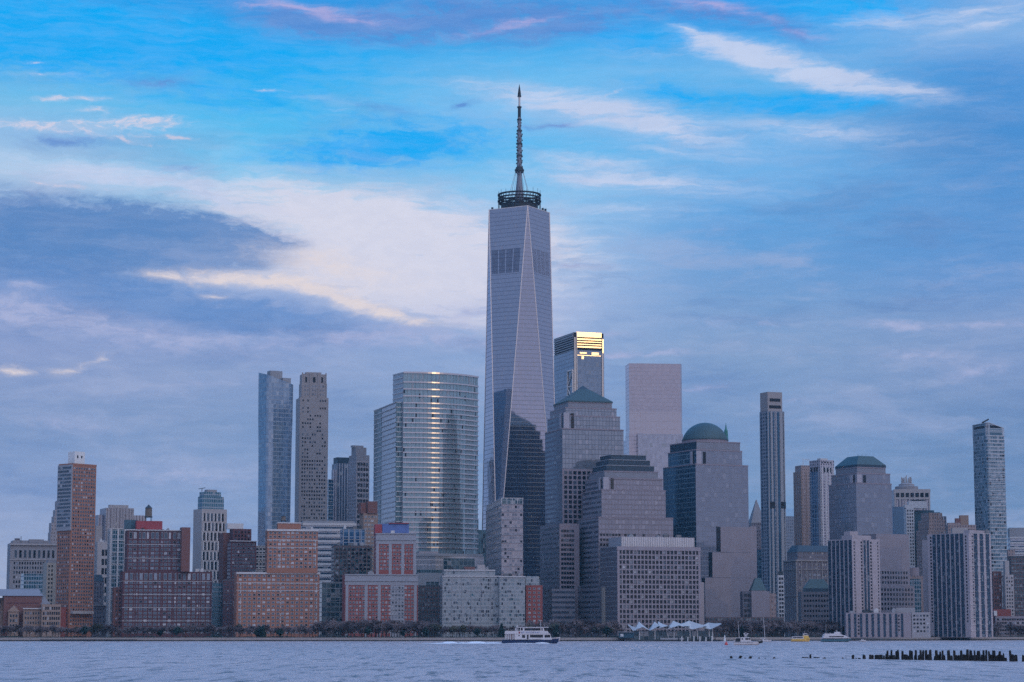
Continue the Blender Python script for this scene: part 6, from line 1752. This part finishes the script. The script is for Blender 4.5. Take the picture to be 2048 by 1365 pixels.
g_ = Boat('patrol_boat', 'small white patrol boat with a dark aft shelter, right of the ferry landing', 'patrol boat', 1467, 1350, -6)
m = MB(); m.loft(hull_rings(17.2, 2.6, -.4, 1.5, 2.9, 3.5), 0, False); g_.part('hull', m, M['hull_white'])
m = MB(); m.loft([[r[0], r[2], r[3], r[5]] for r in hull_rings(17.4, 2.75, 1.1, 1.6, 2.6, .3)], 0, False); g_.part('rubbing_band', m, M['black_metal'])
g_.slab('wheelhouse', M['hull_white'], 4.2, 10.6, 1.9, 1.9, 4.6, 1.2, .2, .9)
for x in (5.2, 7.4, 8.3, 9.4): 
    m = MB(); m.obox((x, 0, 3.6), (1, 0), .9 if x > 7 else .7, 3.72, .95); g_.part('window', m, M['cabin_glass'])
g_.slab('aft_shelter', M['black_metal'], .9, 4.1, 1.9, 1.9, 4.0, .2, .5)
m = MB(); m.bar((7.4, 0, 4.6), (7.4, 0, 7.4), .12, n=5); m.obox((7.4, 0, 6.2), (1, 0), 2.4, .4, .3); m.obox((7.2, 0, 5.4), (1, 0), 1.8, .8, .5); m.obox((8.4, 0, 6.7), (1, 0), .9, .3, .4); m.obox((6.4, 0, 6.7), (1, 0), .8, .3, .5); g_.part('radar_mast', m, M['hull_white'])
m = MB(); 
for k in range(6): m.bar((11+k, -1.8+k*.2, 2.3), (11+k, -1.8+k*.2, 3.2), .05, n=4)
m.bar((11, -1.8, 3.2), (16, -.8, 3.4), .05, n=4); g_.part('bow_rail', m, M['dark_metal'])
bu = MB(); c = P(1452.5, 1290, 1350); bu.lathe(c.x, 1350, [(0, -.4), (1.0, -.2), (1.0, .6), (.5, 1.5), (.2, 2.0), (0, 2.05)], 10)
tag(bu.build('mooring_buoy', M['red_paint'], None, (c.x, 1350, 0)), 'small red buoy floating just behind the patrol boat', 'buoy')

w_ = Boat('water_taxi', 'yellow water taxi moored at the promenade left of the white catamaran', 'water taxi', 1582, 1735, 0)
m = MB(); m.loft(hull_rings(14.5, 2.6, -.3, 2.0, 2.5, 1.0), 0, False); w_.part('hull', m, M['yellow_paint'])
w_.slab('cabin', M['hull_white'], .8, 9.6, 2.2, 2.0, 3.9, .3); w_.slab('wheelhouse', M['yellow_paint'], 8.8, 14.0, 2.1, 2.2, 4.6, 1.2); w_.slab('pilot_house', M['hull_white'], 9.4, 13.2, 1.6, 4.6, 6.2, .8)
m = MB(); m.obox((5.0, 0, 3.0), (1, 0), 7.4, 4.46, .8); w_.part('window', m, M['cabin_glass']); m = MB(); m.obox((11.3, 0, 5.4), (1, 0), 2.6, 3.3, .7); w_.part('window', m, M['cabin_glass'])
m = MB(); m.bar((10.6, 0, 6.2), (10.6, 0, 8.2), .1, n=4); w_.part('mast', m, M['hull_white'])

c_ = Boat('catamaran_ferry', 'sleek white catamaran ferry with a teal hull moored at the right', 'ferry', 1642, 1700, 0)
m = MB(); m.loft(hull_rings(22.8, 4, -.4, 1.9, 2.4, 3.0), 0, False); c_.part('hull', m, M['teal_hull'])
m = MB(); m.loft([[r[0], r[2], r[3], r[5]] for r in hull_rings(22.6, 4.1, 1.92, 2.9, 3.0, 1.0)], 0, False); c_.part('sheer_band', m, M['hull_white'])
c_.slab('main_cabin', M['hull_white'], 1.0, 21.0, 3.7, 2.8, 4.9, 3.4, .6); c_.slab('upper_deck', M['hull_white'], 2.0, 16.5, 3.2, 4.9, 6.2, 3.2, .8); c_.slab('wheelhouse', M['hull_white'], 9.8, 15.2, 1.8, 6.2, 7.4, 1.6, .4)
m = MB(); m.obox((11.0, 0, 3.9), (1, 0), 11.0, 7.45, .8); c_.part('window', m, M['cabin_glass']); m = MB(); m.obox((9.5, 0, 5.6), (1, 0), 7.5, 6.2, .45); c_.part('window', m, M['cabin_glass'])
m = MB(); m.bar((12, 0, 7.4), (11.6, 0, 9.0), .3, n=5, r2=.1); m.bar((3.8, 0, 6.2), (3.8, 0, 13.0), .1, n=4); c_.part('mast', m, M['hull_white'])

def small_boat(name, label, x, Y, L, mast):
    b_ = Boat(name, label, 'sailboat' if mast else 'motorboat', x, Y)
    m = MB(); m.loft(hull_rings(L, 1.5, -.2, .9, 1.4, 1.0, 10), 0, False); b_.part('hull', m, M['hull_white'])
    b_.slab('cabin', M['hull_white'], L*.3, L*.7, 1.0, .9, 1.9, .6)
    m = MB(); m.obox((L*.5, 0, 1.5), (1, 0), L*.25, 2.04, .4); b_.part('window', m, M['cabin_glass'])
    if mast:
        m = MB(); m.bar((L*.5, 0, 1), (L*.5-mast*.06, 0, 1+mast), .22, n=6, r2=.10); b_.part('mast', m, M['hull_white'])
        m = MB(); m.bar((L*.5, 0, 2.4), (L*.12, 0, 2.5), .18, n=5); b_.part('boom', m, M['frame_white'])
    return b_
small_boat('sailing_boat', 'tall masted sailing boat moored behind the patrol boat at the promenade', 1517, 1745, 10, 17.5)
small_boat('sailing_boat', 'sailing boat with a slim mast moored left of the patrol boat', 1467, 1760, 9, 15)
small_boat('motor_boat', 'tiny white motorboat right of the white catamaran', 1718, 1720, 5.5, 0)
bq = MB(); c = P(1449.5, 1278, 1765); bq.lathe(c.x, 1765, [(1.0, -.3), (1.0, .8), (.5, 2.4), (.5, 4.4), (0, 4.8)], 8); tag(bq.build('channel_marker', M['white_paint'], None, (c.x, 1765, 0)), 'small pale channel marker right of the ferry landing', 'buoy')

# ---------------------------------------------------------------- old piles in the foreground
nmat('rotten_wood', (.004, .0045, .006), (.030, .024, .020), .95)
SMALL = ('one two three four five six seven eight nine ten eleven twelve thirteen fourteen fifteen sixteen seventeen eighteen nineteen twenty').split()
def ordinal(n):
    base_ = {1: 'first', 2: 'second', 3: 'third', 4: 'fourth', 5: 'fifth', 6: 'sixth', 7: 'seventh', 8: 'eighth', 9: 'ninth', 10: 'tenth', 11: 'eleventh', 12: 'twelfth', 13: 'thirteenth', 14: 'fourteenth', 15: 'fifteenth', 16: 'sixteenth', 17: 'seventeenth', 18: 'eighteenth', 19: 'nineteenth', 20: 'twentieth', 30: 'thirtieth', 40: 'fortieth'}
    if n in base_: return base_[n]
    return {2: 'twenty', 3: 'thirty', 4: 'forty'}[n//10]+'-'+base_[n % 10]
def ybase(x): return 1316.5 if x < 1700 else 1317.3+(x-1700)*.0155
def pile(x0, x1, ytop, label, group, tilt=0.0):
    yb = ybase(x0); Y = 9*F/(yb-1260)+random.uniform(-2.5, 2.5); rnd = random
    r = (x1-x0)/2*Y/F*1.18; cx = K((x0+x1)/2, yb)*Y; h = (yb-ytop)*Y/F
    N = 9; rows = []
    ph = rnd.uniform(0, 6)
    for zz, k in ((-1.2, 1.05), (0, 1.0), (h*.4, .93+rnd.uniform(-.08, .06)), (h*.8, .9+rnd.uniform(-.1, .08)), (h, .78)):
        rows.append([Vector((cx+tilt*zz+r*k*math.cos(6.283*i/N)*(1+.12*math.sin(3*i+ph)), Y+r*k*math.sin(6.283*i/N), zz+(rnd.uniform(-.22, .3)*r*2 if zz == h else 0))) for i in range(N)])
    m = MB(); m.loft(rows, 0, False)
    return tag(m.build('timber_pile', M['rotten_wood'], None, (cx, Y, 0)), label, 'pile', group)
random.seed(21)
tall = [(1791.5, 1799, 1301.5), (1773, 1777, 1301.5), (1781, 1785, 1301), (1803, 1807, 1302), (1818, 1822, 1301), (1822, 1826.5, 1302), (1830, 1834, 1300.5), (1840, 1844, 1300.5), (1844, 1848.5, 1301), (1850, 1855, 1301), (1858, 1863.5, 1300), (1871, 1876, 1301), (1879, 1883, 1303),
        (1883.5, 1887, 1301), (1895, 1900.5, 1301), (1907, 1911.5, 1300.5), (1921, 1925.5, 1301), (1932, 1938, 1300), (1938.5, 1945, 1301), (1948, 1951.5, 1301), (1954.5, 1961, 1303), (1965, 1969.5, 1301), (1971, 1975, 1301), (1977, 1980.5, 1302), (1984, 1987.5, 1301), (1987.5, 1991.5, 1301.5),
        (1997, 2002.5, 1303), (2006, 2009, 1307), (2019, 2023.5, 1301), (1743.5, 1747.5, 1310), (1766, 1770, 1311), (1703.5, 1708, 1310), (1725.5, 1731, 1310), (1619, 1623, 1309)]
tall.sort()
for i, (a, c, yt) in enumerate(tall):
    pile(a, c, yt, ordinal(i+1)+' standing dark timber pile from the left in the old pier row', 'old timber piles standing in the river', random.uniform(-.04, .04))
low = []
x = 1739
while x < 2034:
    gap = any(a < x < c for a, c in ((1764, 1766), (1786, 1791), (1799, 1802), (1863.5, 1868), (1890, 1894.5), (1901, 1907), (1912, 1914), (1918.5, 1920.5), (2010, 2016.5), (1939, 1940.5)))
    if not gap and not any(a-1 < x < c-1 for a, c, _ in tall): low.append(x)
    x += 3.6
def zone(x):
    for a, n in ((1800, 'at the left end of the dense pier row'), (1866, 'left of the first wide gap in the pier row'), (1912, 'around the middle gap of the pier row'), (1965, 'right of the middle gap in the pier row'), (2012, 'near the right end of the dense pier row'), (3000, 'at the far right edge of the picture')):
        if x < a: return n
for x in low:
    pile(x-.6, x+4.6, 1310+random.uniform(-1.2, 1.5) if x < 2003 or x > 2014 else 1316, 'low broken black pile stump '+zone(x), 'broken pile stumps '+zone(x))
pile(2044, 2050, 1311, 'low broken black pile stump '+zone(2044), 'broken pile stumps '+zone(2044))
pile(1716, 1721, 1316.2, 'very low black stump just left of the lone leaning pile', 'lone stumps')
# stray stumps and floating timbers further left
for x0, x1, yt, lb in ((1460, 1465, 1312.5, 'leftmost tiny black stump poking out of the river'), (1477, 1482, 1311.8, 'second tiny black stump from the left, slightly leaning'), (1489, 1492, 1315, 'barely visible black stump third from the left'),
                      (1497, 1502, 1312.5, 'leaning black stump fourth from the left'), (1516, 1520, 1315.2, 'faint black stump fifth from the left'), (1529, 1532, 1315.4, 'faint black stump sixth from the left'), (1546, 1551, 1315, 'lone low stump before the floating timbers'),
                      (1646, 1652, 1315, 'low stump right of the floating timbers'), (1683, 1688, 1315.8, 'small stump left of the thin upright stick'), (1711, 1713.5, 1316, 'tiny stump between two standing piles')):
    pile(x0, x1, yt, lb, 'stray stumps in the river', .5 if 'leaning' in lb else 0)
for x0, x1, lb in ((1604, 1617, 'floating black timber left of the short greenish pile'), (1627, 1639, 'floating black timber right of the short greenish pile')):
    Y = 9*F/56.5; m = MB(); a = P(x0, 1315.4, Y); c = P(x1, 1315.8, Y); m.bar(a, c, .17, n=7, r2=.14); a2 = (a+c)/2
    tag(m.build('floating_timber', M['rotten_wood'], None, (a2.x, a2.y, 0)), lb, 'timber', 'floating timbers')
m = MB(); a = P(1692, 1317, 9*F/57); m.bar((a.x, a.y, -.5), (a.x-.03, a.y, 1.1), .045, n=5); tag(m.build('thin_stick', M['dark_metal'], None, (a.x, a.y, 0)), 'thin upright stick in the river left of the lone pile', 'stick')


# ---------------------------------------------------------------- evening haze over the river and the city
hm = bpy.data.materials.new('haze'); hm.use_nodes = True
t = hm.node_tree
for n in list(t.nodes): t.nodes.remove(n)
pv = t.nodes.new('ShaderNodeVolumePrincipled'); on = t.nodes.new('ShaderNodeOutputMaterial')
t.links.new(pv.outputs[0], on.inputs['Volume'])
pv.inputs['Color'].default_value = (*HAZE_C, 1); pv.inputs['Density'].default_value = HAZE_D; pv.inputs['Anisotropy'].default_value = 0.0
m = MB(); m.prism([(-5400, -400), (5400, -400), (5400, 7100), (-5400, 7100)], -1.5, 620)
o = m.build('haze', hm, None, (0, 0, 0)); o['kind'] = 'stuff'
